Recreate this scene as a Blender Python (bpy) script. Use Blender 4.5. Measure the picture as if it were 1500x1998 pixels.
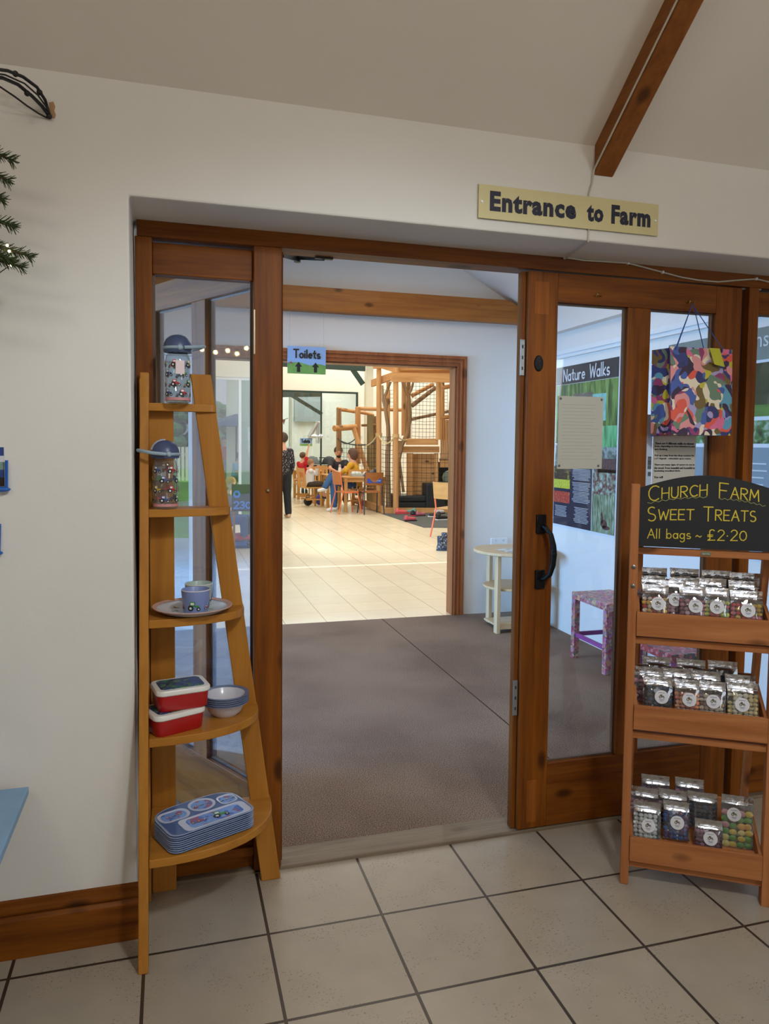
import bpy, bmesh, math, random
from mathutils import Vector, Matrix
random.seed(7)
PI = math.pi
SC = bpy.context.scene
COL = SC.collection
for o in list(bpy.data.objects): bpy.data.objects.remove(o)

# ------------------------------------------------------------------ camera
CAM = Vector((-0.2674, -2.4589, 1.4364))
RR = Vector((0.95906987, -0.28296121, 0.01086018))
UU = Vector((0.00656288, 0.06055346, 0.99814338))
FF = Vector((0.28309348, 0.95721796, -0.05993204))
FPX, CX, CY = 1468.671, 765.445, 955.035
cd = bpy.data.cameras.new('camera'); cam = bpy.data.objects.new('camera', cd); COL.objects.link(cam)
m = Matrix.Identity(4)
for i in range(3):
    m[i][0] = RR[i]; m[i][1] = UU[i]; m[i][2] = -FF[i]; m[i][3] = CAM[i]
cam.matrix_world = m
cd.sensor_fit = 'VERTICAL'; cd.sensor_height = 36; cd.lens = FPX/1998*36
cd.shift_x = -(CX-750)/1998; cd.shift_y = (CY-999)/1998
cd.clip_start = .05; cd.clip_end = 300
SC.camera = cam

# ------------------------------------------------------------------ exposure, world
SC.view_settings.view_transform = 'Standard'
SC.view_settings.look = 'None'
SC.view_settings.exposure = 0.0
SC.view_settings.gamma = 1.0
SC.view_settings.use_curve_mapping = False
w = bpy.data.worlds.new('world'); SC.world = w; w.use_nodes = True
nt = w.node_tree; nt.nodes.clear()
wo = nt.nodes.new('ShaderNodeOutputWorld'); bg = nt.nodes.new('ShaderNodeBackground')
sk = nt.nodes.new('ShaderNodeTexSky'); sk.sky_type = 'PREETHAM'; sk.turbidity = 4
sk.sun_direction = Vector((-.5, .1, .85)).normalized()
bg.inputs[1].default_value = 0.85
mixn = nt.nodes.new('ShaderNodeMix'); mixn.data_type = 'RGBA'; mixn.inputs[0].default_value = .65
mixn.inputs[7].default_value = (.86, .94, 1, 1)
nt.links.new(sk.outputs[0], mixn.inputs[6]); nt.links.new(mixn.outputs[2], bg.inputs[0]); nt.links.new(bg.outputs[0], wo.inputs[0])

def area(name, loc, target, sx, sy, power, col, spread=None):
    l = bpy.data.lights.new(name, 'AREA'); l.shape = 'RECTANGLE'; l.size = sx; l.size_y = sy
    l.energy = power; l.color = col
    if spread: l.spread = spread
    o = bpy.data.objects.new(name, l); COL.objects.link(o); o.location = loc
    o.rotation_euler = (Vector(target)-Vector(loc)).to_track_quat('-Z', 'Y').to_euler()
    return o
def point(name, loc, power, col, r=.06):
    l = bpy.data.lights.new(name, 'POINT'); l.energy = power; l.color = col; l.shadow_soft_size = r
    o = bpy.data.objects.new(name, l); COL.objects.link(o); o.location = loc; return o
# daylight through the shop's own window, behind and to the right of the camera
area('shop_window_daylight', (3.3, -5.0, 1.6), (-.3, 0, 1.0), 1.3, 1.5, 34, (.78, .89, 1.0))
# cool ceiling spotlight above and behind the camera: gives the shelf's shadow on the wall
sp = bpy.data.lights.new('shop_spotlight', 'SPOT'); sp.energy = 97; sp.color = (.84, .93, 1.0); sp.shadow_soft_size = .12; sp.spot_size = math.radians(92); sp.spot_blend = .45
spo = bpy.data.objects.new('shop_spotlight', sp); COL.objects.link(spo); spo.location = (.59, -2.35, 2.75)
spo.rotation_euler = (Vector((.35, -.10, -.56))-Vector((.59, -2.35, 2.75))).to_track_quat('-Z', 'Y').to_euler()
area('shop_skylight_daylight', (-1.2, -4.6, 3.4), (0, -1, .8), 1.2, 1.2, 9, (.88, .94, 1.0))
# ceiling lamps of the shop
point('shop_lamp', (.9, -2.7, 2.6), 21, (1, .86, .70), .10)
point('shop_lamp_two', (-1.4, -2.7, 2.6), 15, (1, .86, .70), .10)
# daylight through the hall's glazed side and its roof light
area('hall_side_daylight', (-6.5, 1.6, 1.75), (2.6, 1.9, .7), 2.6, 1.8, 1150, (.24, .54, 1.0))
area('hall_roof_daylight', (.9, 1.8, 2.85), (1.2, 1.9, 0), 1.4, 1.6, 21, (1, .84, .68))
# cafe roof lights
area('cafe_roof_daylight', (3.2, 9.0, 4.7), (3.2, 9.0, 0), 5, 8, 215, (1, .95, .86))
area('cafe_roof_daylight_far', (5.5, 15.6, 4.7), (5.5, 15.6, 0), 6, 5, 280, (1, .96, .88))
area('cafe_back_room_daylight', (4.2, 20.4, 4.0), (4.2, 20.4, 0), 3, 3, 150, (.9, 1, .98))
area('cafe_side_daylight', (1.0, 8.0, 2.2), (6.0, 12.0, 1.0), 4, 3, 80, (.92, .97, 1))
sl = bpy.data.lights.new('sun', 'SUN'); sl.energy = 5.5; sl.angle = .01; sl.color = (1, .96, .9)
so = bpy.data.objects.new('sun', sl); COL.objects.link(so); so.rotation_euler = (math.radians(25), math.radians(28), 0)

# ------------------------------------------------------------------ helpers
def ray(px, py): return FF + RR*((px-CX)/FPX) - UU*((py-CY)/FPX)
def at(px, py, ax, val):
    d = ray(px, py); return CAM + d*((val-CAM[ax])/d[ax])
def atY(px, py, y): return at(px, py, 1, y)
def atZ(px, py, z): return at(px, py, 2, z)

def lin(c):
    c = c/255.0
    return c/12.92 if c <= .04045 else ((c+.055)/1.055)**2.4
def rgb(r, g, b): return (lin(r), lin(g), lin(b), 1)

MATS = {}
def mat(name, col, rough=.6, metal=0, bump=0, bscale=60, var=0, vscale=8, emit=None, estr=0, spec=.5, coat=0, alpha=None, trans=0):
    if name in MATS: return MATS[name]
    m = bpy.data.materials.new(name); m.use_nodes = True; nt = m.node_tree; b = nt.nodes['Principled BSDF']
    b.inputs['Base Color'].default_value = rgb(*col); b.inputs['Roughness'].default_value = rough
    b.inputs['Metallic'].default_value = metal; b.inputs['Specular IOR Level'].default_value = spec
    b.inputs['Coat Weight'].default_value = coat
    if trans: b.inputs['Transmission Weight'].default_value = trans
    tc = nt.nodes.new('ShaderNodeTexCoord')
    if var:
        n = nt.nodes.new('ShaderNodeTexNoise'); n.inputs['Scale'].default_value = vscale; n.inputs['Detail'].default_value = 5
        nt.links.new(tc.outputs['Object'], n.inputs['Vector'])
        r = nt.nodes.new('ShaderNodeValToRGB'); c = rgb(*col)
        r.color_ramp.elements[0].position = .3; r.color_ramp.elements[1].position = .7
        r.color_ramp.elements[0].color = (*[x*(1-var) for x in c[:3]], 1); r.color_ramp.elements[1].color = (*[min(1, x*(1+var)) for x in c[:3]], 1)
        nt.links.new(n.outputs[0], r.inputs[0]); nt.links.new(r.outputs[0], b.inputs['Base Color'])
    if bump:
        n = nt.nodes.new('ShaderNodeTexNoise'); n.inputs['Scale'].default_value = bscale; n.inputs['Detail'].default_value = 6
        nt.links.new(tc.outputs['Object'], n.inputs['Vector'])
        bp = nt.nodes.new('ShaderNodeBump'); bp.inputs['Strength'].default_value = bump; bp.inputs['Distance'].default_value = .01
        nt.links.new(n.outputs[0], bp.inputs['Height']); nt.links.new(bp.outputs[0], b.inputs['Normal'])
    if emit:
        b.inputs['Emission Color'].default_value = rgb(*emit); b.inputs['Emission Strength'].default_value = estr
    MATS[name] = m; return m

def wood(name, c1, c2, axis='z', rough=.45, knots=.5, scale=1.0, coat=.1):
    key = name+'_'+axis
    if key in MATS: return MATS[key]
    m = bpy.data.materials.new(key); m.use_nodes = True; nt = m.node_tree; b = nt.nodes['Principled BSDF']; L = nt.links.new
    tc = nt.nodes.new('ShaderNodeTexCoord'); mp = nt.nodes.new('ShaderNodeMapping')
    s = [22*scale]*3; s['xyz'.index(axis)] = 1.3*scale; mp.inputs['Scale'].default_value = s
    L(tc.outputs['Object'], mp.inputs[0])
    n1 = nt.nodes.new('ShaderNodeTexNoise'); n1.inputs['Scale'].default_value = 1.2; n1.inputs['Detail'].default_value = 8; n1.inputs['Distortion'].default_value = .6
    L(mp.outputs[0], n1.inputs['Vector'])
    n2 = nt.nodes.new('ShaderNodeTexNoise'); n2.inputs['Scale'].default_value = 6; n2.inputs['Detail'].default_value = 4
    L(mp.outputs[0], n2.inputs['Vector'])
    ad = nt.nodes.new('ShaderNodeMath'); ad.operation = 'MULTIPLY_ADD'; ad.inputs[1].default_value = .35; L(n2.outputs[0], ad.inputs[0]); L(n1.outputs[0], ad.inputs[2])
    rp = nt.nodes.new('ShaderNodeValToRGB'); L(ad.outputs[0], rp.inputs[0])
    rp.color_ramp.elements[0].position = .42; rp.color_ramp.elements[1].position = .92
    rp.color_ramp.elements[0].color = rgb(*c2); rp.color_ramp.elements[1].color = rgb(*c1)
    out = rp.outputs[0]
    if knots:
        mk = nt.nodes.new('ShaderNodeMapping'); sk_ = [6.5*scale]*3; sk_['xyz'.index(axis)] = 3.2*scale; mk.inputs['Scale'].default_value = sk_
        L(tc.outputs['Object'], mk.inputs[0])
        vo = nt.nodes.new('ShaderNodeTexVoronoi'); vo.inputs['Scale'].default_value = 1; L(mk.outputs[0], vo.inputs['Vector'])
        r2 = nt.nodes.new('ShaderNodeValToRGB'); L(vo.outputs['Distance'], r2.inputs[0])
        r2.color_ramp.elements[0].position = .11; r2.color_ramp.elements[0].color = (knots,)*3+(1,)
        r2.color_ramp.elements[1].position = .18; r2.color_ramp.elements[1].color = (0, 0, 0, 1)
        mx = nt.nodes.new('ShaderNodeMix'); mx.data_type = 'RGBA'; L(r2.outputs[0], mx.inputs[0]); L(out, mx.inputs[6])
        mx.inputs[7].default_value = (c2k := (*[x*.25 for x in rgb(*c2)[:3]], 1)); out = mx.outputs[2]
    L(out, b.inputs['Base Color']); b.inputs['Specular IOR Level'].default_value = .22
    b.inputs['Roughness'].default_value = rough; b.inputs['Coat Weight'].default_value = coat
    bp = nt.nodes.new('ShaderNodeBump'); bp.inputs['Strength'].default_value = .12; bp.inputs['Distance'].default_value = .004
    L(n1.outputs[0], bp.inputs['Height']); L(bp.outputs[0], b.inputs['Normal'])
    MATS[key] = m; return m

def glass(name, tint=(247, 248, 249), refl=.06, power=4.0, haze=0.0):
    if name in MATS: return MATS[name]
    m = bpy.data.materials.new(name); m.use_nodes = True; nt = m.node_tree; nt.nodes.clear(); L = nt.links.new
    o = nt.nodes.new('ShaderNodeOutputMaterial'); t = nt.nodes.new('ShaderNodeBsdfTransparent'); g = nt.nodes.new('ShaderNodeBsdfGlossy')
    t.inputs[0].default_value = rgb(*tint); g.inputs['Roughness'].default_value = 0.02
    lw = nt.nodes.new('ShaderNodeLayerWeight'); lw.inputs[0].default_value = .5
    pw = nt.nodes.new('ShaderNodeMath'); pw.operation = 'POWER'; L(lw.outputs['Facing'], pw.inputs[0]); pw.inputs[1].default_value = power
    ma = nt.nodes.new('ShaderNodeMath'); ma.operation = 'MULTIPLY_ADD'; L(pw.outputs[0], ma.inputs[0]); ma.inputs[1].default_value = .8; ma.inputs[2].default_value = refl
    ma.use_clamp = True
    mx = nt.nodes.new('ShaderNodeMixShader'); L(ma.outputs[0], mx.inputs[0]); L(t.outputs[0], mx.inputs[1]); L(g.outputs[0], mx.inputs[2])
    last = mx
    if haze:
        d = nt.nodes.new('ShaderNodeBsdfDiffuse'); m2 = nt.nodes.new('ShaderNodeMixShader'); m2.inputs[0].default_value = haze
        L(mx.outputs[0], m2.inputs[1]); L(d.outputs[0], m2.inputs[2]); d.inputs[0].default_value = (.8, .8, .8, 1); last = m2
    L(last.outputs[0], o.inputs[0]); MATS[name] = m; return m

class MB:
    """collects geometry; each face carries a material slot"""
    def __init__(s): s.v = []; s.f = []; s.m = []; s.mi = 0
    def add(s, vs, fs):
        n = len(s.v); s.v += [Vector(x) for x in vs]; s.f += [tuple(i+n for i in f) for f in fs]; s.m += [s.mi]*len(fs); return s
    def box(s, a, b):
        x0, y0, z0 = a; x1, y1, z1 = b
        if x0 > x1: x0, x1 = x1, x0
        if y0 > y1: y0, y1 = y1, y0
        if z0 > z1: z0, z1 = z1, z0
        return s.add([(x0,y0,z0),(x1,y0,z0),(x1,y1,z0),(x0,y1,z0),(x0,y0,z1),(x1,y0,z1),(x1,y1,z1),(x0,y1,z1)],
                     [(0,3,2,1),(4,5,6,7),(0,1,5,4),(1,2,6,5),(2,3,7,6),(3,0,4,7)])
    def bar(s, p, q, wx, wy, side=(0, 0, 1), taper=1):
        """box beam from p to q; wx across (perp. to side), wy along side"""
        p = Vector(p); q = Vector(q); d = (q-p).normalized(); sd = Vector(side); sd = (sd-d*sd.dot(d)).normalized(); c = d.cross(sd)
        vs = []
        for P, t in ((p, 1), (q, taper)):
            for a, b in ((-1,-1),(1,-1),(1,1),(-1,1)): vs.append(P+c*(a*wx/2*t)+sd*(b*wy/2*t))
        return s.add(vs, [(0,3,2,1),(4,5,6,7),(0,1,5,4),(1,2,6,5),(2,3,7,6),(3,0,4,7)])
    def tube(s, pts, r, n=8, cap=True):
        pts = [Vector(p) for p in pts]; k = len(pts)
        rs = r if isinstance(r, (list, tuple)) else [r]*k
        base = len(s.v); prev = None
        for i, p in enumerate(pts):
            d = (pts[min(i+1, k-1)]-pts[max(i-1, 0)])
            if d.length < 1e-9: d = Vector((0, 0, 1))
            d.normalize()
            if prev is None:
                ref = Vector((0, 0, 1)) if abs(d.z) < .9 else Vector((1, 0, 0)); a = d.cross(ref).normalized()
            else:
                a = prev-d*prev.dot(d); a = a.normalized() if a.length > 1e-6 else d.orthogonal().normalized()
            prev = a; b = d.cross(a)
            for j in range(n):
                t = 2*PI*j/n; s.v.append(p+(a*math.cos(t)+b*math.sin(t))*rs[i])
        for i in range(k-1):
            for j in range(n):
                s.f.append((base+i*n+j, base+i*n+(j+1) % n, base+(i+1)*n+(j+1) % n, base+(i+1)*n+j)); s.m.append(s.mi)
        if cap:
            s.f.append(tuple(base+j for j in reversed(range(n)))); s.m.append(s.mi)
            s.f.append(tuple(base+(k-1)*n+j for j in range(n))); s.m.append(s.mi)
        return s
    def lathe(s, prof, c=(0, 0, 0), n=28, ax=None, a0=0, a1=2*PI):
        c = Vector(c); base = len(s.v); full = abs(a1-a0-2*PI) < 1e-6; k = n if full else n+1
        for r, z in prof:
            for j in range(k):
                t = a0+(a1-a0)*j/n; v = Vector((r*math.cos(t), r*math.sin(t), z))
                if ax is not None: v = ax @ v
                s.v.append(c+v)
        for i in range(len(prof)-1):
            for j in range(n):
                j2 = (j+1) % k
                s.f.append((base+i*k+j, base+i*k+j2, base+(i+1)*k+j2, base+(i+1)*k+j)); s.m.append(s.mi)
        return s
    def ball(s, c, r, n=12, sc=(1, 1, 1), rot=None):
        prof = [(max(1e-4, math.sin(PI*i/n))*r, -math.cos(PI*i/n)*r) for i in range(n+1)]
        M = Matrix.Diagonal(Vector(sc)).to_3x3()
        if rot is not None: M = rot @ M
        return s.lathe(prof, c, n+4, M)
    def prism(s, poly, fn0, fn1):
        """poly list of 2D; fn maps 2D->3D for the two faces"""
        k = len(poly); vs = [fn0(*p) for p in poly]+[fn1(*p) for p in poly]
        return s.add(vs, [tuple(reversed(range(k))), tuple(range(k, 2*k))]+[(i, (i+1) % k, k+(i+1) % k, k+i) for i in range(k)])
    def quad(s, a, b, c, d): return s.add([a, b, c, d], [(0, 1, 2, 3)])
    def xf(s, M):
        s.v = [M @ v for v in s.v]; return s

def rootof(o):
    while o.parent: o = o.parent
    return o
def obj(name, mb, mats, parent=None, smooth=False, bevel=0, world=True, origin=None, seg=2, auto=None):
    """ONE mesh object. world=True: vertices are in world space (parents are unrotated)"""
    if not isinstance(mats, (list, tuple)): mats = [mats]
    off = Vector((0, 0, 0))
    if parent is not None and world: off = rootof(parent).location.copy()
    if parent is None:
        if origin is None:
            xs = [v.x for v in mb.v]; ys = [v.y for v in mb.v]; zs = [v.z for v in mb.v]
            origin = Vector(((min(xs)+max(xs))/2, (min(ys)+max(ys))/2, min(zs)))
        off = Vector(origin)
    me = bpy.data.meshes.new(name)
    me.from_pydata([v-off for v in mb.v], [], mb.f); me.update()
    for m in mats: me.materials.append(m)
    for i, p in enumerate(me.polygons): p.material_index = min(mb.m[i], len(mats)-1)
    bm = bmesh.new(); bm.from_mesh(me); bmesh.ops.recalc_face_normals(bm, faces=bm.faces); bm.to_mesh(me); bm.free()
    if smooth:
        for p in me.polygons: p.use_smooth = True
        me.set_sharp_from_angle(angle=math.radians(auto or 40))
    o = bpy.data.objects.new(name, me); COL.objects.link(o)
    if parent is None: o.location = off
    else: o.parent = parent
    if bevel:
        b = o.modifiers.new('bevel', 'BEVEL'); b.width = bevel; b.segments = seg; b.limit_method = 'ANGLE'; b.angle_limit = math.radians(35)
    return o
def tag(o, label=None, cat=None, group=None, kind=None):
    if label: o['label'] = label
    if cat: o['category'] = cat
    if group: o['group'] = group
    if kind: o['kind'] = kind
    return o
def thing(name, label, cat, loc=(0, 0, 0), rz=0, group=None):
    o = bpy.data.objects.new(name, None); COL.objects.link(o); o.empty_display_size = .05
    o.location = loc; o.rotation_euler = (0, 0, rz); return tag(o, label, cat, group)
def struct(name, mb, m, parent=None, bevel=0, label=None, smooth=False):
    o = obj(name, mb, m, parent, bevel=bevel, smooth=smooth)
    if parent is None: o['kind'] = 'structure'
    if label: o['label'] = label
    return o
def dup(root, loc, rz=None, label=None, cat=None, group=None, scale=None):
    def cp(o, par):
        c = o.copy(); COL.objects.link(c); c.parent = par
        for ch in [x for x in bpy.data.objects if x.parent == o]: cp(ch, c)
        return c
    kids = [x for x in bpy.data.objects if x.parent == root]
    r = root.copy(); COL.objects.link(r); r.location = loc
    if rz is not None: r.rotation_euler = (0, 0, rz)
    if scale: r.scale = scale
    for k in kids: cp(k, r)
    tag(r, label, cat, group); return r

# stroke lettering: polylines in a cell about 1 high, baseline 0
def arc(cx, cy, rx, ry, a0, a1, n=9): return [(cx+rx*math.cos(math.radians(a0+(a1-a0)*i/n)), cy+ry*math.sin(math.radians(a0+(a1-a0)*i/n))) for i in range(n+1)]
ST = {
 'A': (.75, [[(0,0),(.37,1),(.75,0)],[(.12,.36),(.62,.36)]]), 'C': (.7, [arc(.42,.5,.42,.5,50,310)]), 'E': (.6, [[(.58,1),(0,1),(0,0),(.6,0)],[(0,.52),(.5,.52)]]),
 'F': (.6, [[(.6,1),(0,1),(0,0)],[(0,.52),(.48,.52)]]), 'H': (.7, [[(0,1),(0,0)],[(.66,1),(.66,0)],[(0,.5),(.66,.5)]]), 'M': (.85, [[(0,0),(.08,1),(.42,.3),(.76,1),(.85,0)]]),
 'N': (.7, [[(0,0),(.04,1),(.62,0),(.68,1)]]), 'R': (.65, [[(0,0),(0,1)],[(0,1)]+arc(.3,.75,.3,.25,90,-90)+[(0,.5)],[(.2,.5),(.62,0)]]),
 'S': (.6, [arc(.3,.75,.27,.25,50,270)+arc(.3,.25,.28,.25,90,-140)]), 'T': (.7, [[(0,1),(.7,1)],[(.35,1),(.35,0)]]), 'U': (.65, [[(0,1),(0,.3)]+arc(.3,.3,.3,.3,180,360)+[(.6,1)]]),
 'W': (1.0, [[(0,1),(.22,0),(.48,.8),(.74,0),(1,1)]]), 'G': (.7, [arc(.42,.5,.4,.5,50,330)+[(.78,.45),(.5,.45)]]), 'I': (.1, [[(.03,1),(.03,0)]]), 'L': (.5, [[(0,1),(0,0),(.5,0)]]),
 'a': (.52, [arc(.24,.27,.24,.27,0,360),[(.48,.54),(.48,0)]]), 'b': (.52, [[(0,1),(0,0)],arc(.25,.27,.24,.27,0,360)]), 'g': (.52, [arc(.24,.27,.24,.27,0,360),[(.48,.54),(.48,-.15)]+arc(.26,-.15,.22,.2,0,-150)]),
 'l': (.12, [[(.03,1),(.03,0)]]), 's': (.42, [arc(.22,.4,.18,.14,50,270)+arc(.22,.13,.2,.13,90,-140)]), 't': (.4, [[(.18,.9),(.18,.08),(.36,.02)],[(0,.6),(.38,.6)]]),
 'u': (.5, [[(0,.54),(0,.2)]+arc(.22,.2,.22,.2,180,360)+[(.45,.54),(.47,0)]]), 'r': (.38, [[(0,.54),(0,0)],arc(.2,.3,.2,.24,180,60)]), 'e': (.5, [[(.02,.28),(.46,.3)]+arc(.24,.28,.23,.27,5,310)]),
 'k': (.45, [[(0,1),(0,0)],[(.4,.58),(0,.25),(.42,0)]]), 'i': (.12, [[(.03,.54),(.03,0)],[(.03,.76),(.03,.8)]]), 'o': (.55, [arc(.26,.27,.25,.27,0,360)]), 'n': (.5, [[(0,.54),(0,0)],arc(.22,.3,.22,.24,180,0)+[(.45,0)]]),
 '2': (.55, [arc(.27,.72,.25,.26,160,-30)+[(0,0),(.55,0)]]), '0': (.6, [arc(.28,.45,.28,.45,0,360)]), '.': (.16, [[(.05,.42),(.08,.42)]]), '~': (.6, [[(0,.22),(.15,.34),(.3,.25),(.45,.16),(.6,.28)]]),
 '£': (.65, [arc(.36,.8,.2,.2,30,180)+[(.16,.5),(.2,.15),(.02,0),(.62,.02)],[(0,.5),(.42,.5)],[(0,.36),(.4,.36)]]), '3': (.5, [arc(.22,.72,.22,.25,150,-90)+arc(.22,.25,.25,.25,90,-150)]), '4': (.6, [[(.42,0),(.42,1),(0,.3),(.6,.3)]]),
}
def stroke_len(txt, sp=.18): return sum((ST[c][0]+sp) if c in ST else .5 for c in txt)
def strokes(mb, txt, org, ex, ez, h, thick, sp=.18, nrm=None, lift=.001, wid=None, capbig=None):
    """flat ribbon-like strokes; org lower left, ex/ez unit vectors"""
    ex = Vector(ex); ez = Vector(ez); nrm = Vector(nrm) if nrm else ex.cross(ez)
    L = stroke_len(txt, sp); sx = (wid/(L*h)) if wid else 1
    x = 0; kk = 0
    for c in txt:
        if c not in ST: x += .5; continue
        wd, pl = ST[c]
        for line in pl:
            P = [Vector(org)+ex*((x+a)*h*sx)+ez*(b*h)+nrm*lift for a, b in line]
            for i in range(len(P)-1):
                d = P[i+1]-P[i]
                if d.length < 1e-7: continue
                kk += 1; up_ = nrm*(kk*thick*.004)
                d.normalize(); sd = nrm.cross(d)*(thick/2); a = P[i]-d*thick*.35+up_; b = P[i+1]+d*thick*.35+up_
                mb.add([a-sd, b-sd, b+sd, a+sd, a-sd+nrm*thick*.12, b-sd+nrm*thick*.12, b+sd+nrm*thick*.12, a+sd+nrm*thick*.12], [(4,5,6,7),(0,1,5,4),(1,2,6,5),(2,3,7,6),(3,0,4,7)])
        x += wd+sp
    return mb
def text_mb(txt, size, bold=0, ext=.0006, shear=0, sp=1.0):
    cu = bpy.data.curves.new('txt', 'FONT'); cu.body = txt; cu.size = size; cu.offset = bold; cu.extrude = ext; cu.shear = shear; cu.space_character = sp; cu.resolution_u = 2
    o = bpy.data.objects.new('txt', cu); COL.objects.link(o); bpy.context.view_layer.update()
    me = bpy.data.meshes.new_from_object(o); bpy.data.objects.remove(o)
    mb = MB(); mb.v = [v.co.copy() for v in me.vertices]; mb.f = [tuple(p.vertices) for p in me.polygons]; mb.m = [0]*len(mb.f)
    return mb
def place_text(mb, org, ex, ez, wid=None, hgt=None):
    xs = [v.x for v in mb.v]; ys = [v.y for v in mb.v]; x0, x1, y0, y1 = min(xs), max(xs), min(ys), max(ys)
    sx = wid/(x1-x0) if wid else 1; sy = hgt/(y1-y0) if hgt else sx
    ex = Vector(ex); ez = Vector(ez); n = ex.cross(ez); org = Vector(org)
    mb.v = [org+ex*((v.x-x0)*sx)+ez*((v.y-y0)*sy)+n*(v.z+.0008) for v in mb.v]; return mb

# ------------------------------------------------------------------ colours
FRAME = dict(c1=(158, 92, 38), c2=(112, 56, 18))
def fw(axis): return wood('stained_pine', (144, 81, 15), (90, 43, 6), axis, rough=.5, knots=.8, coat=0)
def hw(axis): return wood('golden_pine', (214, 158, 92), (182, 122, 62), axis, rough=.5, knots=.7, coat=.05)
def sw(axis): return wood('honey_beech', (188, 128, 50), (163, 104, 36), axis, rough=.45, knots=0, coat=.1, scale=.8)
def rw(axis): return wood('cedar_stain', (186, 122, 74), (154, 92, 50), axis, rough=.6, knots=.8, coat=0, scale=1.1)
plaster = mat('shop_plaster', (226, 222, 214), rough=.85, bump=.18, bscale=14, var=.03, vscale=2)
ceilm = mat('ceiling_plaster', (228, 220, 208), rough=.9, bump=.15, bscale=10, var=.03, vscale=1.5)
hallw = mat('hall_plaster', (235, 230, 222), rough=.85, bump=.1, bscale=12)
cafew = mat('cafe_plaster', (238, 234, 222), rough=.8)
white = mat('white_paint', (238, 238, 236), rough=.45)
black = mat('black_paint', (22, 22, 24), rough=.5)
darkgap = mat('jamb_gap_shade', (58, 30, 14), rough=.7)  # shade of the gap beside the jamb, put in as a dark colour
steel = mat('galvanised_steel', (150, 152, 150), rough=.4, metal=.9, bump=.1, bscale=120)
pane = glass('window_glass')
pane_b = glass('leaf_glass', refl=.05, power=3.0)

def tile_mat(name, T, ox, oy, base, grout, gw, rough, speck=True, var=.05, rowgap=None):
    m = bpy.data.materials.new(name); m.use_nodes = True; nt = m.node_tree; L = nt.links.new; b = nt.nodes['Principled BSDF']
    g = nt.nodes.new('ShaderNodeNewGeometry'); sp = nt.nodes.new('ShaderNodeSeparateXYZ'); L(g.outputs['Position'], sp.inputs[0])
    def M(op, a, b_=None, c=None):
        n = nt.nodes.new('ShaderNodeMath'); n.operation = op
        for i, x in enumerate((a, b_, c)):
            if x is None: continue
            if isinstance(x, (int, float)): n.inputs[i].default_value = x
            else: L(x, n.inputs[i])
        return n.outputs[0]
    fx = M('DIVIDE', M('SUBTRACT', sp.outputs[0], ox), T); fy = M('DIVIDE', M('SUBTRACT', sp.outputs[1], oy), T)
    dx = M('ABSOLUTE', M('SUBTRACT', M('FRACT', M('ADD', fx, .5)), .5)); dy = M('ABSOLUTE', M('SUBTRACT', M('FRACT', M('ADD', fy, .5)), .5))
    gx = M('LESS_THAN', dx, gw/T); gy = M('LESS_THAN', dy, (rowgap or gw)/T)
    gm = M('MAXIMUM', gx, gy)
    cx = nt.nodes.new('ShaderNodeCombineXYZ'); L(M('FLOOR', fx), cx.inputs[0]); L(M('FLOOR', fy), cx.inputs[1])
    wn = nt.nodes.new('ShaderNodeTexWhiteNoise'); L(cx.outputs[0], wn.inputs[0])
    n = nt.nodes.new('ShaderNodeTexNoise'); n.inputs['Scale'].default_value = 9; n.inputs['Detail'].default_value = 6; L(g.outputs['Position'], n.inputs['Vector'])
    r = nt.nodes.new('ShaderNodeValToRGB'); L(n.outputs[0], r.inputs[0]); c = rgb(*base)[:3]
    r.color_ramp.elements[0].position = .3; r.color_ramp.elements[1].position = .75
    r.color_ramp.elements[0].color = (*[x*(1-var*1.6) for x in c], 1); r.color_ramp.elements[1].color = (*[x*(1+var) for x in c], 1)
    out = r.outputs[0]
    br = nt.nodes.new('ShaderNodeHueSaturation'); L(out, br.inputs['Color']); L(M('MULTIPLY_ADD', wn.outputs[0], .08, .96), br.inputs['Value']); out = br.outputs[0]
    if speck:
        v = nt.nodes.new('ShaderNodeTexNoise'); v.inputs['Scale'].default_value = 150; v.inputs['Detail'].default_value = 2; L(g.outputs['Position'], v.inputs['Vector'])
        pz = nt.nodes.new('ShaderNodeTexNoise'); pz.inputs['Scale'].default_value = 7; pz.inputs['Detail'].default_value = 2; L(g.outputs['Position'], pz.inputs['Vector'])
        k = M('MULTIPLY', M('GREATER_THAN', v.outputs[0], .635), M('GREATER_THAN', pz.outputs[0], .54))
        mx = nt.nodes.new('ShaderNodeMix'); mx.data_type = 'RGBA'; L(M('MULTIPLY', k, .6), mx.inputs[0]); L(out, mx.inputs[6]); mx.inputs[7].default_value = rgb(96, 80, 62); out = mx.outputs[2]
    mx = nt.nodes.new('ShaderNodeMix'); mx.data_type = 'RGBA'; L(gm, mx.inputs[0]); L(out, mx.inputs[6]); mx.inputs[7].default_value = rgb(*grout)
    L(mx.outputs[2], b.inputs['Base Color']); b.inputs['Roughness'].default_value = rough
    bp = nt.nodes.new('ShaderNodeBump'); bp.inputs['Strength'].default_value = .5; bp.inputs['Distance'].default_value = .002; bp.invert = True
    L(gm, bp.inputs['Height']); L(bp.outputs[0], b.inputs['Normal']); return m
T = .345
floor_m = tile_mat('shop_floor_tiles', T, 0.0, -.94*T, (166, 154, 136), (58, 48, 38), .0045, .32)
cafe_m = tile_mat('cafe_floor_tiles', .335, .603, 3.435, (236, 222, 192), (184, 168, 132), .0035, .25, speck=False, var=.02, rowgap=.0016)

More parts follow.
